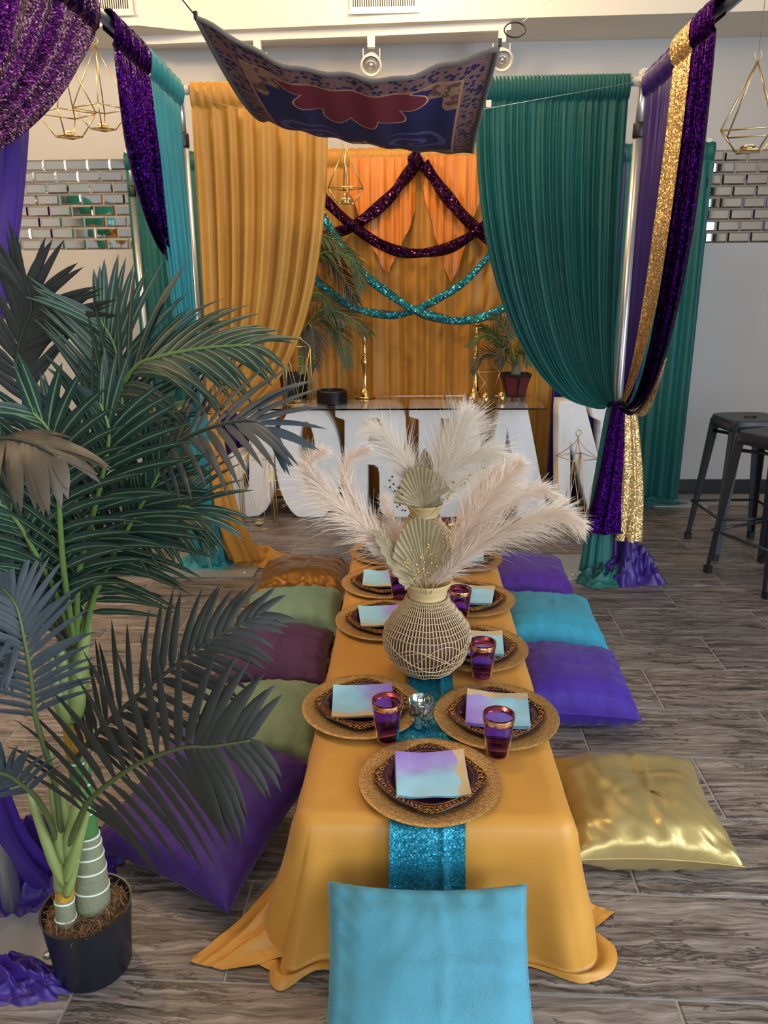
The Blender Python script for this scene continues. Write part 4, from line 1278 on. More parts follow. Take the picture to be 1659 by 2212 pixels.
berries((0.039,2.820,0.628), (-0.108,2.760,0.776), 14, M['berry_dark'], 'dark beaded stem reaching left from the far vase', 4, .035)
berries((0.062,2.820,0.628), (0.210,2.780,0.821), 12, M['berry_gold'], 'gold beaded stem reaching right from the far vase', 5)

# ------------------------------------------------------------------ floor cushions
M['c_teal'] = fabric('aqua_velvet', (78, 150, 172), (62, 130, 154), .6, .15)
M['c_teal2'] = fabric('turquoise_velvet', (42, 152, 182), (30, 130, 160), .5, .15)
M['c_sage'] = fabric('sage_velvet', (122, 142, 112), (92, 118, 98), .45, .15)
M['c_sage2'] = fabric('blue_sage_velvet', (124, 156, 132), (96, 134, 124), .42, .15)
M['c_plum'] = fabric('plum_velvet', (72, 18, 88), (50, 10, 62), .5, .12)
M['c_purple'] = fabric('deep_purple_velvet', (58, 18, 108), (44, 12, 82), .5, .12)
M['c_violet'] = fabric('violet_velvet', (58, 22, 152), (46, 14, 122), .5, .15)
M['c_violet2'] = fabric('bright_violet_velvet', (78, 24, 150), (62, 16, 120), .45, .15)
M['c_bronze'] = fabric('bronze_satin', (140, 96, 26), (104, 68, 14), .32, .1, .45)
M['c_gold'] = fabric('pale_gold_satin', (190, 174, 118), (158, 132, 76), .24, .1, .55)
for k_ in ('c_teal', 'c_teal2', 'c_sage', 'c_sage2', 'c_plum', 'c_purple', 'c_violet', 'c_violet2'):
    for nd in M[k_].node_tree.nodes:
        if nd.type == 'BUMP': nd.inputs['Strength'].default_value = .4; nd.inputs['Distance'].default_value = .006
def cushion(center, ex, ey, a, b, T, mat, lab, seed, crease=.006, pleat=.006):
    ex = V(ex).normalized(); ey = V(ey); ey = (ey-ex*ey.dot(ex)).normalized(); ez = ex.cross(ey)
    r = thing('floor_cushion', lab, 'cushion', center)
    n = 56
    def P(sgn):
        def f(u, v):
            u, v = u*2-1, v*2-1
            # denser sampling towards the edge
            u = math.copysign(abs(u)**.8, u); v = math.copysign(abs(v)**.8, v)
            x = a*u*(1-.075*(1-v*v)*abs(u)**3) ; y = b*v*(1-.075*(1-u*u)*abs(v)**3)
            th = (max(0, 1-u**4)*max(0, 1-v**4))**.5
            th = T*th*(1-.18*(u*u+v*v)*.5)
            e = max(abs(u), abs(v))
            pl = pleat*(e**4)*(1-e**12)*(sin(19*u+seed)+sin(19*v+seed*2)+.6*sin(33*(u+v)+seed))
            nz = crease*noise.noise(V((x*7, y*7, seed)))*2 + crease*.8*abs(noise.noise(V((x*14+seed, y*14, 2))))
            fold = crease*.9*(exp(-((u-.12-.03*sin(5*v))/.025)**2) + exp(-((v-.22-.03*sin(4*u))/.025)**2)*(.4+.6*u))
            z = sgn*(th + (pl+nz+fold)*min(1, th/(T*.3)))
            return ex*x + ey*y + ez*z
        return f
    top = MB().grid(P(1), n, n).build('cover', mat, r)
    bot = MB().grid(lambda u, v: P(-1)(1-u, v), n, n).build('underside', mat, r)
    per = []
    for k in range(160):
        t = k/40
        i = int(t); w = (t-i)*2-1
        u, v = ((w, -1), (1, w), (-w, 1), (-1, -w))[i]
        x = a*u*(1-.075*(1-v*v)*abs(u)**3); y = b*v*(1-.075*(1-u*u)*abs(v)**3)
        per.append(ex*x+ey*y)
    MB().tube(per, .0028, 6, closed=True).build('seam', mat, r)
    return r
X_, Y_ = V((1, 0, 0)), V((0, 1, 0))
cushion((.035, 1.14, .172), (1, .01, 0), (0, .86, .5), .208, .215, .062, M['c_teal'], 'aqua cushion at the near end, leaning on the cloth', 1)
cushion((-.56, 1.76, .13), (-.37, .16, .03), (.12, .37, .13), .225, .225, .09, M['c_purple'], 'deep purple cushion at near left beneath the palm fronds', 2)
cushion((-.52, 2.20, .098), (1, .02, .03), (0, 1, .06), .225, .215, .095, M['c_sage'], 'sage green cushion between deep purple and plum cushions', 3)
cushion((-.535, 2.655, .098), (1, .03, .03), (0, 1, .05), .22, .215, .095, M['c_plum'], 'plum cushion on the left between two sage cushions', 4)
cushion((-.525, 3.07, .098), (1, .04, .04), (0, 1, .06), .22, .19, .1, M['c_sage2'], 'blue-sage cushion on the left next to the bronze one', 5)
cushion((-.53, 3.47, .098), (1, .02, .0), (0, 1, .03), .225, .215, .095, M['c_bronze'], 'shiny bronze satin cushion at far left', 6, .008, .008)
cushion((.565, 3.53, .098), (1, -.02, -.03), (0, 1, .04), .205, .21, .1, M['c_violet2'], 'bright violet cushion at far right, smallest in view', 7)
cushion((.58, 3.02, .098), (1, -.02, -.02), (0, 1, .04), .215, .215, .095, M['c_teal2'], 'turquoise cushion on the right between two violet cushions', 8)
cushion((.575, 2.51, .098), (1, -.03, -.03), (0, 1, .04), .205, .215, .098, M['c_violet'], 'violet cushion on the right next to the pale gold one', 9)
gcu = cushion((.63, 1.845, .08), (1, -.01, -.01), (.03, 1, .06), .222, .205, .082, M['c_gold'], 'pale gold satin cushion at near right', 10, .009, .0045)
fz = MB().tube([(.0, 0, 0), (.012, -.006, .002), (.024, -.01, 0)], .003, 6).build('feather', M['c_bronze'])
fz.location = (.652, 1.80, .166); tag(fz, 'tiny brown feather lying on the pale gold cushion', 'feather')

# ------------------------------------------------------------------ hanging geometric lanterns
def hang_lantern(top, hr, rad, hz, lab, rz, cord_to):
    r = thing('hanging_lantern', lab, 'lantern', (top[0], top[1], top[2]-hr-hz), rz, 'gold wire hanging lanterns')
    H = hr+hz; wr = .0032
    sq = [(rad*cos(k*pi/2), rad*sin(k*pi/2)*.9) for k in range(4)]
    bt = [(rad*.45*cos(k*pi/2+pi/4*0), rad*.45*sin(k*pi/2)) for k in range(4)]
    for k in range(4):
        a, b = sq[k], sq[(k+1) % 4]
        MB().tube([(0, 0, H), (a[0], a[1], hz)], wr, 6).build('upper_rod', M['wire_gold'], r)
        MB().tube([(a[0], a[1], hz), (b[0], b[1], hz)], wr, 6).build('middle_rod', M['wire_gold'], r)
        c, d = bt[k], bt[(k+1) % 4]
        MB().tube([(a[0], a[1], hz), (c[0], c[1], .004)], wr, 6).build('lower_rod', M['wire_gold'], r)
        MB().tube([(c[0], c[1], .004), (d[0], d[1], .004)], wr*1.3, 6).build('base_rod', M['wire_gold'], r)
    MB().box((-rad*.42, -.012, .0), (rad*.42, .012, .004)).build('base_strap', M['wire_gold'], r, False)
    MB().lathe([(0, .004), (.028, .004), (.028, .02), (.025, .02), (.025, .008), (0, .008)], 20).build('candle_cup', M['gold'], r)
    MB().lathe([(0, .008), (.022, .008), (.022, .026), (0, .027)], 16).build('candle', M['wax'], r)
    MB().tube([(.016*cos(a), 0, H+.018+.016*sin(a)) for a in [2*pi*k/18 for k in range(18)]], .002, 6, closed=True).build('ring', M['wire_gold'], r)
    MB().tube([(0, 0, H+.03), (cord_to[0]-top[0], cord_to[1]-top[1], cord_to[2]-top[2]+H)], .0016, 5).build('cord', M['champagne'], r).rotation_euler = (0, 0, -rz)
    return r
hang_lantern((-1.66, 4.0, 2.60), .31, .140, .105, 'gold wire hanging lantern at far left, nearest the sequin curtain', .1, (-1.66, 4.0, ZC))
hang_lantern((-1.60, 4.3, 2.66), .29, .140, .10, 'gold wire hanging lantern between two purple sequin drapes', .25, (-1.60, 4.3, ZC))
hang_lantern((1.30, 3.3, 2.29), .245, .135, .07, 'gold wire hanging lantern at the right edge', .35, (1.30, 3.3, ZC))
hang_lantern((-.322, 3.94, 2.12), .185, .084, .07, 'gold wire hanging lantern before the gold backdrop', .2, (-.322, 3.945, HZ-.02))

# ------------------------------------------------------------------ bar stools
def stool(loc, rz, lab):
    r = thing('metal_stool', lab, 'stool', loc, rz, 'gunmetal bar stools')
    H = .775
    n = 40
    def ring(h, z, pw=5):
        out = []
        for k in range(n):
            a = 2*pi*k/n + pi/n
            c, s = cos(a), sin(a)
            out.append((h*math.copysign(abs(c)**(2/pw), c), h*math.copysign(abs(s)**(2/pw), s), z))
        return out
    mb = MB()
    prof = [(.172, H-.06), (.168, H-.02), (.162, H-.004), (.15, H), (.10, H-.004), (.05, H-.005)]
    for h, z in prof: mb.v += ring(h, z)
    for i in range(len(prof)-1):
        for k in range(n):
            l = (k+1) % n
            mb.f.append((i*n+k, i*n+l, (i+1)*n+l, (i+1)*n+k))
    mb.f.append(tuple((len(prof)-1)*n+k for k in range(n)))
    solid(mb.build('seat', M['stool'], r, sharp=50), .004, -1)
    MB().tube([(-.03, 0, H-.0045), (.03, 0, H-.0045)], .008, 8).build('slot', M['black'], r)
    for sx in (-1, 1):
        for sy in (-1, 1):
            t0, t1 = .155, .205
            lw, lf = .062, .030
            lg = MB()
            rows = []
            for k in range(7):
                t = k/6
                z = (H-.03)*(1-t)+.015*t
                h = t0+(t1-t0)*t; w = lw+(lf-lw)*t
                for (dx, dy) in ((-w, 0), (-.006, 0), (0, -.006), (0, -w)):
                    rows.append((sx*(h+dx), sy*(h+dy), z))
            lg.v = rows
            for k in range(6):
                for q in range(3):
                    f = (k*4+q, k*4+q+1, k*4+q+5, k*4+q+4)
                    lg.f.append(f if sx*sy > 0 else f[::-1])
            l = lg.build('leg', M['stool'], r, False)
            solid(l, .004, -1)
            MB().box((sx*.192-.016, sy*.192-.016, .001), (sx*.192+.016, sy*.192+.016, .04)).build('rubber_foot', M['rubber'], l, False)
    hr = .192
    for a, b in (((-hr, -hr), (hr, -hr)), ((hr, -hr), (hr, hr)), ((hr, hr), (-hr, hr)), ((-hr, hr), (-hr, -hr))):
        m_ = MB().tube([(a[0], a[1], .24), (b[0], b[1], .24)], .0085, 8); m_.build('foot_rail', M['stool'], r)
    MB().tube([(-.15, -.15, H-.10), (.15, .15, H-.13)], .009, 8).build('under_brace', M['stool'], r)
    MB().tube([(-.15, .15, H-.10), (.15, -.15, H-.13)], .009, 8).build('under_brace', M['stool'], r)
stool((1.87, 4.27, 0), .05, 'gunmetal bar stool standing farther back at right')
stool((1.835, 3.79, 0), .42, 'gunmetal bar stool nearest at the right edge')

# ------------------------------------------------------------------ palms
M['leaf_green'] = two_tone_leaf('palm_leaf_green', (18, 38, 33), (98, 122, 82), (28, 54, 46))
M['leaf_dark'] = two_tone_leaf('palm_leaf_dark', (24, 26, 24), (36, 40, 34), (46, 47, 42))
M['leaf_blue'] = two_tone_leaf('palm_leaf_bluegrey', (34, 43, 49), (44, 54, 60), (54, 65, 71))
M['leaf_brown'] = two_tone_leaf('palm_leaf_brown', (62, 52, 42), (76, 66, 54), (84, 74, 60))
M['leaf_olive'] = two_tone_leaf('palm_leaf_olive', (32, 52, 28), (70, 86, 48), (52, 74, 38))
M['rachis'] = plain('palm_rachis', (86, 112, 52), .5)
M['rachis_olive'] = plain('palm_rachis_olive', (70, 82, 44), .5)
M['rachis_dark'] = plain('palm_rachis_dark', (44, 46, 38), .5)
def leaflet(mb, p, d, nrm, ln, w, droop, curl, segs=6):
    """one blade: two strips left and right of a midrib, added to mb; returns nothing"""
    side = d.cross(nrm).normalized()
    base = len(mb.v)
    cur = V(p); dd = V(d)
    for k in range(segs+1):
        t = k/segs
        prof = (min(1, t*6+.35))*(1-t**2.6)**.8
        ww = w*prof*.5
        nn = side.cross(dd).normalized()
        for sx in (-1, 0, 1):
            mb.v.append(tuple(cur + side*ww*sx - nn*(abs(sx)*ww*curl)))
        cur = cur + dd*(ln/segs)
        dd = (dd + V((0, 0, -droop/segs)) ).normalized()
    for k in range(segs):
        for q in range(2):
            a = base+k*3+q
            mb.f.append((a, a+1, a+4, a+3))
def leaf_uv(segs=6):
    per = 3*(segs+1)
    return lambda i: (((i % per) % 3)/2, ((i % per)//3)/segs)
def frond(root, pts, n, ln, w, up, mat, rmat, separate, stuff, seed, droop=.5, lift=.25, angle=62, r0=.006, start=.22, tipang=25, name='frond'):
    g = random.Random(seed)
    o0 = V(root.location)
    c = [p-o0 for p in smoothpts(pts, 8)]
    m = len(c)-1
    fr = MB().tube(c, lambda t: r0*(1-.8*t)+.0008, 7).build(name, rmat, root)
    up = V(up).normalized()
    for k in range(n):
        for sg in (-1, 1):
            s = start + (1-start)*(k+.5+.25*sg+g.uniform(-.15, .15))/n
            if s > 1: s = 1
            f = s*m; i = min(int(f), m-1)
            p = c[i].lerp(c[i+1], f-i)
            t = (c[i+1]-c[i]).normalized()
            nn = (up - t*up.dot(t)).normalized()
            sd = t.cross(nn)*sg
            al = radians(angle + (tipang-angle)*s**1.8 + g.uniform(-6, 6))
            d = (t*cos(al) + sd*sin(al)*(1-lift*.3) + nn*lift*sin(al)).normalized()
            q = (s-start)/(1-start)
            L = ln*(.55+.75*sin(pi*min(1, .16+q*.80)))*(1-.25*q)*g.uniform(.9, 1.08)
            bn = (nn - d*nn.dot(d)).normalized()
            dr = droop*g.uniform(.7, 1.3)
            if separate:
                mb = MB()
                leaflet(mb, p, d, bn, L, w*g.uniform(.85, 1.1), dr, .28)
                mb.build('leaflet', mat, fr, True, leaf_uv())
            else:
                leaflet(stuff.setdefault(mat, MB()), p, d, bn, L, w*g.uniform(.85, 1.1), dr, .28)
    return fr
def flush(root, stuff):
    for mat, mb in stuff.items():
        o = mb.build('leaflets', mat, root, True, leaf_uv()); o['kind'] = 'stuff'

M['trunk_green'] = plain('green_trunk', (62, 112, 58), .5)
_n = NT('fuzzy_trunk'); _n.set(Base_Color=_n.mix(_n.noise(_n.co(), 160, 4, .7), lin((74, 84, 62)), lin((150, 150, 122))), Roughness=.9); _n.bump(_n.noise(_n.co(), 400, 2), .6, .004)
M['trunk_grey'] = _n.m
M['trunk_ring'] = plain('pale_trunk_ring', (206, 214, 200), .8)
M['sheath'] = NT('pale_green_sheath')
_n = M['sheath']; _n.set(Base_Color=_n.mix(_n.noise(_n.co(), 12, 3), lin((98, 116, 56)), lin((142, 154, 92))), Roughness=.45); M['sheath'] = _n.m
_n = NT('yellow_husk'); _n.set(Base_Color=_n.mix(_n.noise(_n.mapping(_n.co(), (60, 60, 8)), 3, 4), lin((88, 50, 22)), lin((222, 168, 44))), Roughness=.6); M['husk'] = _n.m
M['soil'] = plain('dry_moss', (84, 62, 44), .95)
M['moss'] = plain('moss_strand', (128, 98, 68), .9)

PC = V((-.73, 1.365, 0))
palm = thing('potted_palm', 'large artificial palm in a black pot at near left', 'potted plant', PC)
PH = .165
MB().lathe([(0, 0), (.078, 0), (.082, .004), (.097, PH), (.0985, PH+.003), (.094, PH+.002), (.088, PH-.03), (0, PH-.03)], 56).build('pot', M['pot'], palm, sharp=50)
sb = MB().grid(lambda u, v: V((.089*v*cos(2*pi*u), .089*v*sin(2*pi*u), PH-.018+.010*noise.noise(V((cos(2*pi*u)*v*4, sin(2*pi*u)*v*4, 2)))+.008*(1-v))), 40, 10)
sb.build('soil', M['soil'], palm)
ms = MB(); g = random.Random(4)
for k in range(420):
    a, q = g.random()*2*pi, .085*sqrt(g.random())
    p = V((q*cos(a), q*sin(a), PH-.014+g.uniform(0, .010)))
    d = V((g.uniform(-1, 1), g.uniform(-1, 1), g.uniform(-.2, .5))).normalized()*g.uniform(.01, .026)
    e = d.cross(Z).normalized()*.0007
    m_ = p+d*.5+Z*.004
    o = len(ms.v); ms.v += [tuple(p-e), tuple(p+e), tuple(m_-e), tuple(m_+e), tuple(p+d-e), tuple(p+d+e)]; ms.f += [(o, o+1, o+3, o+2), (o+2, o+3, o+5, o+4)]
tag(ms.build('moss', M['moss'], palm), kind='stuff')
def trunk(pts, radii, mat, name, parent, seg=22):
    c = smoothpts(pts, 6)
    n = len(c)-1
    def rr(t):
        f = t*(len(radii)-1); i = min(int(f), len(radii)-2)
        return radii[i]*(1-(f-i))+radii[i+1]*(f-i)
    return MB().tube(c, rr, seg).build(name, mat, parent), c, rr
def rings(parent, c, rr, ts, extra=-.0004, r=.0024):
    n = len(c)-1
    for t in ts:
        f = t*n; i = min(int(f), n-1)
        p = c[i].lerp(c[i+1], f-i); d = (c[i+1]-c[i]).normalized()
        a = d.orthogonal().normalized(); b = d.cross(a); q = rr(t)+extra
        MB().tube([p + (a*cos(x)+b*sin(x))*q + d*.0018*sin(x*2) for x in [2*pi*k/28 for k in range(28)]], r, 5, closed=True).build('trunk_ring', M['trunk_ring'], parent)
def rel(L): return [V(p)-PC for p in L]
lo, c1, r1 = trunk(rel([(-0.732,1.385,0.061),(-0.722,1.385,0.180),(-0.721,1.390,0.277),(-0.722,1.395,0.334)]), [.041, .038, .033, .027], M['trunk_grey'], 'lower_trunk', palm)
rings(lo, c1, r1, (.08, .24, .40, .56, .70, .84, .97))
hi, c2, r2 = trunk(rel([(-0.722,1.395,0.334),(-0.718,1.395,0.419),(-0.716,1.395,0.502),(-0.717,1.395,0.542)]), [.027, .0235, .0225, .022], M['trunk_green'], 'upper_trunk', palm)
rings(hi, c2, r2, (.25, .52, .80))
trunk(rel([(-0.718,1.395,0.534),(-0.714,1.395,0.582),(-0.712,1.395,0.629)]), [.0225, .0235, .026], M['husk'], 'husk', palm)
trunk(rel([(-0.712,1.395,0.624),(-0.706,1.395,0.703),(-0.701,1.395,0.778),(-0.685,1.395,0.840)]), [.026, .032, .029, .012], M['sheath'], 'leaf_sheath', palm)
for k, (tx, ty, bx, by) in enumerate(((133,1360,172,1520),(192,1340,150,1530),(175,1330,158,1500),(112,1425,150,1545))): pass
def sheath_leaf(base, tip, w, bend, parent):
    base, tip = V(base)-PC, V(tip)-PC
    d = tip-base
    side = d.cross(V((0, -1, 0))).normalized()
    def P(u, v):
        x = (u-.5)*2
        ww = w*(1-v)**.7*(min(1, .55+v*2))+.002
        return base + d*v + side*x*ww + V((0, -1, 0))*((1-x*x)*ww*.8 + bend*sin(pi*v))
    solid(MB().grid(P, 8, 12).build('sheath_leaf', M['sheath'], parent), .002)
for b_, t_, w_, z_ in (((-0.701,1.370,0.648), (-0.703,1.360,0.828), .026, .004), ((-0.699,1.370,0.648), (-0.632,1.370,0.912), .024, .006),
                       ((-0.708,1.365,0.634), (-0.723,1.360,0.806), .022, .008), ((-0.692,1.365,0.645), (-0.658,1.370,0.832), .022, .010)):
    sheath_leaf(b_, t_, w_, z_, palm)
lo2, c3, r3 = trunk(rel([(-0.771,1.335,0.075),(-0.764,1.335,0.156),(-0.760,1.335,0.220)]), [.023, .022, .0195], M['trunk_grey'], 'offset_trunk', palm)
rings(lo2, c3, r3, (.2, .55, .88))
trunk(rel([(-0.760,1.335,0.216),(-0.755,1.335,0.244)]), [.0195, .021], M['husk'], 'offset_husk', palm)
sheath_leaf((-0.742,1.312,0.242), (-0.699,1.305,0.345), .010, .0, palm)
trunk(rel([(-0.757,1.335,0.241),(-0.749,1.335,0.324),(-0.742,1.335,0.407),(-0.732,1.335,0.499)]), [.0205, .0225, .019, .008], M['sheath'], 'offset_sheath', palm)
for b_, t_, w_, z_ in (((-0.743,1.315,0.269), (-0.795,1.320,0.520), .017, .004), ((-0.737,1.315,0.276), (-0.660,1.310,0.480), .016, .006),
                       ((-0.736,1.313,0.331), (-0.738,1.330,0.602), .014, .008), ((-0.728,1.313,0.343), (-0.647,1.300,0.592), .014, .008)):
    sheath_leaf(b_, t_, w_, z_, palm)
st = {}
G_, D_, Bl, Br = M['leaf_green'], M['leaf_dark'], M['leaf_blue'], M['leaf_brown']
RG, RD = M['rachis'], M['rachis_dark']
# six biggest fronds: every leaflet a piece of its own
frond(palm, [(-0.662,1.370,0.801),(-0.615,1.340,0.915),(-0.569,1.310,0.992),(-0.528,1.280,1.050),(-0.489,1.260,1.105),(-0.451,1.240,1.157),(-0.423,1.230,1.199)], 23, .19, .0175, (0, -1, .35), G_, RG, True, st, 1, .3, .15, 50, start=.10)
frond(palm, [(-0.688,1.400,0.796),(-0.678,1.420,0.981),(-0.637,1.400,1.161),(-0.570,1.380,1.263),(-0.499,1.360,1.354),(-0.448,1.350,1.378),(-0.365,1.340,1.394),(-0.279,1.330,1.400)], 21, .18, .0175, (0, -.7, .65), G_, RG, True, st, 2, .8, .1, 52, start=.30)
frond(palm, [(-0.668,1.380,0.807),(-0.577,1.340,1.011),(-0.487,1.300,1.157),(-0.429,1.270,1.221),(-0.366,1.250,1.260),(-0.304,1.230,1.282),(-0.259,1.220,1.287),(-0.224,1.210,1.270)], 16, .15, .0135, (0, -.6, .75), Bl, RD, True, st, 3, .5, .15, 66, start=.36)
frond(palm, [(-0.736,1.320,0.337),(-0.657,1.260,0.491),(-0.603,1.220,0.569),(-0.497,1.170,0.671),(-0.399,1.130,0.735),(-0.337,1.110,0.753),(-0.269,1.100,0.772)], 21, .185, .0235, (.1, -.9, .35), D_, M['rachis_olive'], True, st, 4, .55, .0, 84, start=.18, tipang=45)
frond(palm, [(-0.707,1.370,0.542),(-0.662,1.350,0.601),(-0.587,1.330,0.681),(-0.475,1.330,0.776),(-0.390,1.340,0.836),(-0.298,1.360,0.880)], 22, .15, .0175, (.0, -.85, .45), D_, RD, True, st, 5, .7, .0, 60, start=.12)
frond(palm, [(-0.746,1.330,0.340),(-0.706,1.270,0.548),(-0.700,1.230,0.722),(-0.692,1.220,0.809),(-0.693,1.220,0.889),(-0.704,1.230,0.954),(-0.730,1.240,0.985)], 22, .125, .0135, (.25, -.9, .2), Bl, M['rachis_olive'], True, st, 6, .35, .1, 66, start=.34)
# the other fronds
def F(*a, **k): frond(palm, *a[:1], *a[1:], **k)
frond(palm, [(-0.703,1.420,0.786),(-0.746,1.460,0.966),(-0.767,1.480,1.157),(-0.765,1.480,1.286),(-0.764,1.470,1.359),(-0.740,1.460,1.415),(-0.711,1.450,1.459),(-0.707,1.440,1.498)], 20, .18, 0.0169, (.2, -.95, .1), D_, RD, False, st, 7, .3, .1, 52, start=.42)
frond(palm, [(-0.697,1.420,0.792),(-0.661,1.450,0.990),(-0.607,1.460,1.162),(-0.565,1.460,1.273),(-0.564,1.460,1.379),(-0.584,1.450,1.439)], 19, .19, 0.0169, (.1, -.9, .3), G_, RG, False, st, 8, .35, .1, 55, start=.4)
frond(palm, [(-0.671,1.380,0.807),(-0.581,1.330,0.986),(-0.504,1.300,1.070),(-0.443,1.280,1.111),(-0.397,1.270,1.127),(-0.363,1.260,1.109)], 16, .14, 0.0155, (0, -.6, .75), G_, RG, False, st, 10, .6, .05, 55, start=.3)
frond(palm, [(-0.673,1.360,0.817),(-0.665,1.300,0.951),(-0.669,1.260,1.039),(-0.671,1.220,1.112),(-0.687,1.200,1.151),(-0.721,1.180,1.165)], 17, .18, 0.0182, (.1, -.8, .5), G_, RG, False, st, 11, .5, .1, 50, start=.12)
frond(palm, [(-0.673,1.360,0.817),(-0.634,1.280,0.987),(-0.599,1.220,1.113),(-0.573,1.180,1.204),(-0.560,1.150,1.278),(-0.574,1.130,1.317)], 17, .17, 0.0182, (.1, -.9, .3), G_, RG, False, st, 12, .4, .1, 50, start=.14)
frond(palm, [(-0.673,1.370,0.812),(-0.618,1.300,0.979),(-0.560,1.260,1.109),(-0.516,1.230,1.207),(-0.497,1.220,1.272),(-0.507,1.220,1.318)], 17, .17, 0.0182, (0, -.95, .2), G_, RG, False, st, 13, .4, .1, 50, start=.14)
frond(palm, [(-0.678,1.360,0.816),(-0.676,1.280,0.996),(-0.662,1.200,1.159),(-0.648,1.140,1.244),(-0.603,1.080,1.285),(-0.541,1.040,1.289),(-0.494,1.020,1.274)], 10, .115, 0.0230, (.1, -.5, .8), Br, RD, False, st, 14, 1.3, -.1, 52, start=.62)
frond(palm, [(-0.740,1.320,0.349),(-0.740,1.270,0.504),(-0.748,1.220,0.594),(-0.756,1.180,0.643),(-0.780,1.150,0.655)], 13, .10, 0.0162, (.2, -.8, .5), Bl, M['rachis_olive'], False, st, 15, .5, .1, 52, start=.35)
frond(palm, [(-0.689,1.380,0.796),(-0.721,1.360,0.876),(-0.737,1.340,0.953),(-0.765,1.320,0.998),(-0.797,1.300,1.006)], 16, .16, 0.0182, (.1, -.7, .6), G_, RG, False, st, 18, .6, .1, 50, start=.2)
frond(palm, [(-0.684,1.360,0.806),(-0.695,1.300,0.894),(-0.708,1.270,0.917),(-0.737,1.250,0.889),(-0.776,1.240,0.828)], 14, .12, 0.0162, (.1, -.8, .5), Bl, RD, False, st, 19, .6, .1, 50, start=.15)
frond(palm, [(-0.704,1.400,0.786),(-0.746,1.400,0.899),(-0.766,1.380,1.014),(-0.765,1.360,1.132),(-0.732,1.340,1.224)], 17, .17, 0.0182, (.2, -.9, .2), G_, RD, False, st, 20, .4, .1, 50, start=.15)
frond(palm, [(-0.693,1.400,0.796),(-0.699,1.420,0.890),(-0.667,1.420,1.030),(-0.664,1.420,1.162),(-0.698,1.420,1.244)], 17, .18, 0.0175, (.1, -.9, .2), G_, RG, False, st, 23, .4, .1, 52, start=.15)
flush(palm, st)

# tall palm standing behind the clear top, left
P2 = V((-.79, 5.12, GZ))
bp = thing('potted_palm', 'dark potted palm on the clear top before the gold backdrop', 'potted plant', P2)
MB().lathe([(0, 0), (.078, 0), (.082, .004), (.098, .155), (.1, .165), (.093, .165), (.085, .13), (0, .13)], 32).build('pot', M['pot'], bp, sharp=50)
PC2 = P2
def rel2(L): return [V(p)-P2 for p in L]
tk, c4, r4 = trunk(rel2([(-0.734,5.100,0.842),(-0.730,5.100,1.039),(-0.725,5.080,1.248),(-0.719,5.080,1.536),(-0.704,5.080,1.759)]), [.027, .024, .02, .018, .012], M['sheath'], 'trunk', bp)
rings(tk, c4, r4, (.06, .12, .18, .25, .33))
trunk(rel2([(-0.693,5.140,0.836),(-0.684,5.140,1.005),(-0.670,5.140,1.126)]), [.02, .018, .014], M['sheath'], 'offset_trunk', bp)
st = {}
OL = M['leaf_olive']
for i, L in enumerate(([(-0.706,5.060,1.647),(-0.669,5.040,1.770),(-0.550,5.020,1.787),(-0.421,5.000,1.697),(-0.308,4.990,1.531)], [(-0.710,5.060,1.535),(-0.583,5.020,1.659),(-0.453,5.000,1.560),(-0.353,4.980,1.392)],
          [(-0.718,5.060,1.191),(-0.594,5.020,1.331),(-0.428,4.980,1.308),(-0.276,4.960,1.200)], [(-0.711,5.060,1.132),(-0.597,5.030,1.279),(-0.483,5.000,1.207),(-0.414,4.980,1.004)],
          [(-0.706,5.060,1.647),(-0.757,5.040,1.743),(-0.817,5.020,1.647),(-0.854,5.000,1.424)], [(-0.717,5.050,1.191),(-0.757,5.000,1.281),(-0.808,4.980,1.196),(-0.835,4.970,0.963)],
          [(-0.719,5.080,1.248),(-0.657,5.030,1.422),(-0.559,5.000,1.422),(-0.459,4.980,1.251)], [(-0.721,5.100,1.421),(-0.699,5.120,1.649),(-0.596,5.140,1.705),(-0.509,5.150,1.648)], [(-0.725,5.100,1.159),(-0.756,5.120,1.363),(-0.809,5.130,1.422),(-0.866,5.130,1.305)],
          [(-0.708,5.050,1.563),(-0.549,4.980,1.684),(-0.375,4.950,1.641),(-0.319,4.930,1.476)], [(-0.708,5.040,1.148),(-0.656,4.970,1.253),(-0.631,4.940,1.169),(-0.624,4.930,0.996)], [(-0.711,5.100,1.648),(-0.736,5.100,1.760),(-0.676,5.100,1.814),(-0.560,5.100,1.758)])):
    frond(bp, L, 22, .14, .0105, (0, -.6, .8), (OL, D_, G_)[i % 3], RG, False, st, 30+i, .9, .1, 55, r0=.006, start=.22)
flush(bp, st)

# small palm in a red planter
P3 = V((.668, 5.03, GZ))
sp_ = thing('potted_palm', 'small bushy palm in a dark red planter on the clear top', 'potted plant', P3)
M['planter_dark'] = plain('dark_wood_planter', (34, 26, 30), .4)
M['planter_red'] = plain('dark_red_panel', (92, 26, 34), .45)
def poly_pot(k, r0, r1, z0, z1, mat, nm, rot):
    mb = MB()
    rows = 8
    for j in range(rows+1):
        t = j/rows
        q = r0 + (r1-r0)*(t**1.8)
        for i in range(k):
            a = 2*pi*i/k + rot
            mb.v.append((q*cos(a), q*sin(a), z0+(z1-z0)*t))
    for j in range(rows):
        for i in range(k):
            l = (i+1) % k
            mb.f.append((j*k+i, j*k+l, (j+1)*k+l, (j+1)*k+i))
    mb.f.append(tuple(range(k))[::-1])
    return mb
pr_ = poly_pot(6, .072, .112, .018, .165, None, '', pi/6+.1).build('planter', M['planter_dark'], sp_, False)
solid(pr_, .008, -1)
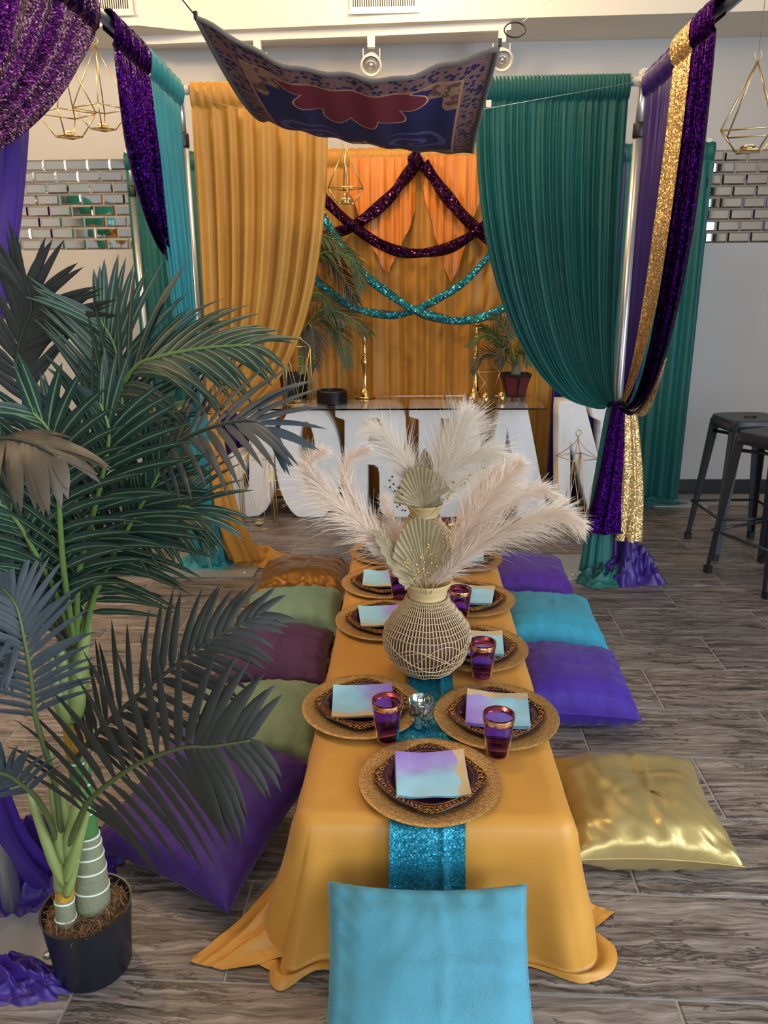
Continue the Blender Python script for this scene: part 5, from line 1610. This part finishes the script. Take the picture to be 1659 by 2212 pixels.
for i in range(6):
    a = 2*pi*i/6 + .1 + pi/3
    mb = MB()
    for j in range(7):
        t = .1+.8*j/6
        q = (.072+(.112-.072)*t**1.8)*cos(pi/6)+.0025; hw = (.072+(.112-.072)*t**1.8)*.5*.80
        for sg in (-1, 1):
            mb.v.append((q*cos(a)-sg*hw*sin(a), q*sin(a)+sg*hw*cos(a), .018+.147*t))
    for j in range(6): mb.f.append((j*2, j*2+1, j*2+3, j*2+2))
    solid(mb.build('panel', M['planter_red'], sp_, False), .003)
    b = 2*pi*i/6+.1+pi/6
    MB().box((.066*cos(b)-.009, .066*sin(b)-.009, 0), (.066*cos(b)+.009, .066*sin(b)+.009, .022)).build('foot', M['planter_dark'], sp_, False)
MB().lathe([(0, .14), (.09, .14)], 24).build('soil', M['soil'], sp_)
trunk([(0, 0, .13), (.003, 0, .2), (0, 0, .27)], [.032, .03, .026], M['trunk_grey'], 'trunk', sp_)
st = {}
for i, L in enumerate(([(0.645,5.000,0.997),(0.570,4.980,1.116),(0.464,4.960,1.184),(0.360,4.950,1.119)], [(0.643,4.980,0.985),(0.555,4.950,1.046),(0.450,4.930,1.063),(0.385,4.920,0.963)], [(0.654,5.030,1.009),(0.613,5.030,1.155),(0.562,5.030,1.257),(0.511,5.030,1.285)],
          [(0.660,5.030,1.009),(0.653,5.030,1.184),(0.650,5.040,1.298),(0.637,5.040,1.333)], [(0.665,5.020,1.010),(0.705,5.020,1.170),(0.760,5.020,1.256),(0.803,5.020,1.270)], [(0.663,5.000,0.997),(0.732,4.980,1.101),(0.801,4.960,1.116),(0.862,4.950,1.030)],
          [(0.655,4.980,0.985),(0.668,4.930,1.076),(0.692,4.900,1.093),(0.722,4.880,1.009)], [(0.649,4.980,0.985),(0.609,4.930,1.091),(0.571,4.900,1.094),(0.549,4.880,0.996)], [(0.671,5.060,0.991),(0.774,5.080,1.151),(0.879,5.100,1.193)], [(0.659,5.060,0.991),(0.553,5.100,1.136),(0.463,5.120,1.209)])):
    frond(sp_, L, 18, .085, .0095, (0, -.6, .8), (OL, D_, G_)[i % 3], RG, False, st, 60+i, .6, .15, 52, r0=.005, start=.25)
flush(sp_, st)

# broad-leaved plant on the floor far left, behind the palm
P4 = V((-1.522,4.446,0.000))
bl = thing('rubber_plant', 'broad-leaved dark plant on the floor behind the near palm', 'potted plant', P4)
M['broad'] = two_tone_leaf('broad_leaf', (26, 52, 40), (120, 132, 66), (36, 66, 48))
MB().lathe([(0, 0), (.11, 0), (.14, .22), (.145, .23), (.13, .23), (.12, .2), (0, .2)], 28).build('pot', M['pot'], bl, sharp=50)
MB().tube([(0, 0, .19), (.01, 0, .5), (0, 0, .85)], .012, 8).build('stem', M['rachis'], bl)
for k in range(13):
    a = k*2.4; z0 = .4+.04*k
    mb = MB()
    d = V((cos(a), sin(a)*.8, .75-.02*k)).normalized()
    leaflet(mb, V((0, 0, z0)), d, V((-sin(a)*.2, -1, .3)).normalized(), .30, .12, .35, .12, 8)
    mb.build('leaf', M['broad'], bl, True, leaf_uv(8))

# balloons on the left wall, mirrored by the tiles
M['bal_teal'] = plain('teal_balloon', (26, 128, 116), .18)
M['bal_gold'] = plain('chrome_gold_balloon', (200, 160, 80), .12, 1.0)
M['bal_purple'] = plain('purple_balloon', (58, 34, 110), .2)
def balloon(px, r, m, lab):
    b = MB()
    pr = [(r*sin(pi*i/14), -r*cos(pi*i/14)*(1.12 if i < 7 else 1.0)) for i in range(15)]
    b.lathe(pr, 24)
    rt_ = thing('balloon', lab, 'balloon', px, 0, 'balloons on the left wall')
    b.build('skin', M[m], rt_)
    MB().lathe([(.006, -r*1.11), (.02, -r*1.11-.03), (0, -r*1.11-.03)], 10).build('neck', M[m], rt_)
for (q, r, m), lb in zip((((-4.706,11.100,2.470), .19, 'bal_teal'), ((-4.160,11.100,2.321), .20, 'bal_teal'), ((-4.546,11.100,2.083), .13, 'bal_teal'), ((-4.937,11.100,2.099), .11, 'bal_purple'),
                ((-4.342,11.000,2.304), .07, 'bal_gold'), ((-3.959,11.000,2.168), .07, 'bal_gold'), ((-4.012,11.000,2.037), .085, 'bal_gold'), ((-4.284,11.100,1.922), .10, 'bal_teal')), ('uppermost teal balloon mirrored in the wall tiles', 'rightmost teal balloon mirrored in the wall tiles', 'middle teal balloon mirrored low in the wall tiles', 'purple balloon mirrored in the wall tiles', 'gold balloon mirrored between two teal balloons', 'upper gold balloon mirrored at the right', 'lower gold balloon mirrored at the right', 'lowest teal balloon mirrored in the wall tiles')):
    balloon((max(q[0], XL+.23), 11.0-q[1], q[2]), r, m, lb)

# ------------------------------------------------------------------ tidy: put every thing's origin at its base
bpy.context.view_layer.update()
for o in list(bpy.data.objects):
    if o.parent is not None or o.type not in ('EMPTY', 'MESH'): continue
    if o.location.length > 1e-6 or o.get('kind') == 'structure': continue
    pts = []
    def collect(x, M_):
        if x.type == 'MESH':
            pts.extend(M_ @ V(c) for c in x.bound_box)
        for ch in x.children:
            collect(ch, M_ @ ch.matrix_local)
    collect(o, Matrix())
    if not pts: continue
    lo_ = V((min(p[i] for p in pts) for i in range(3))); hi_ = V((max(p[i] for p in pts) for i in range(3)))
    base = V(((lo_.x+hi_.x)/2, (lo_.y+hi_.y)/2, lo_.z))
    if o.type == 'EMPTY':
        for ch in o.children: ch.location = V(ch.location)-base
    else:
        o.data.transform(Matrix.Translation(-base))
    o.location = base
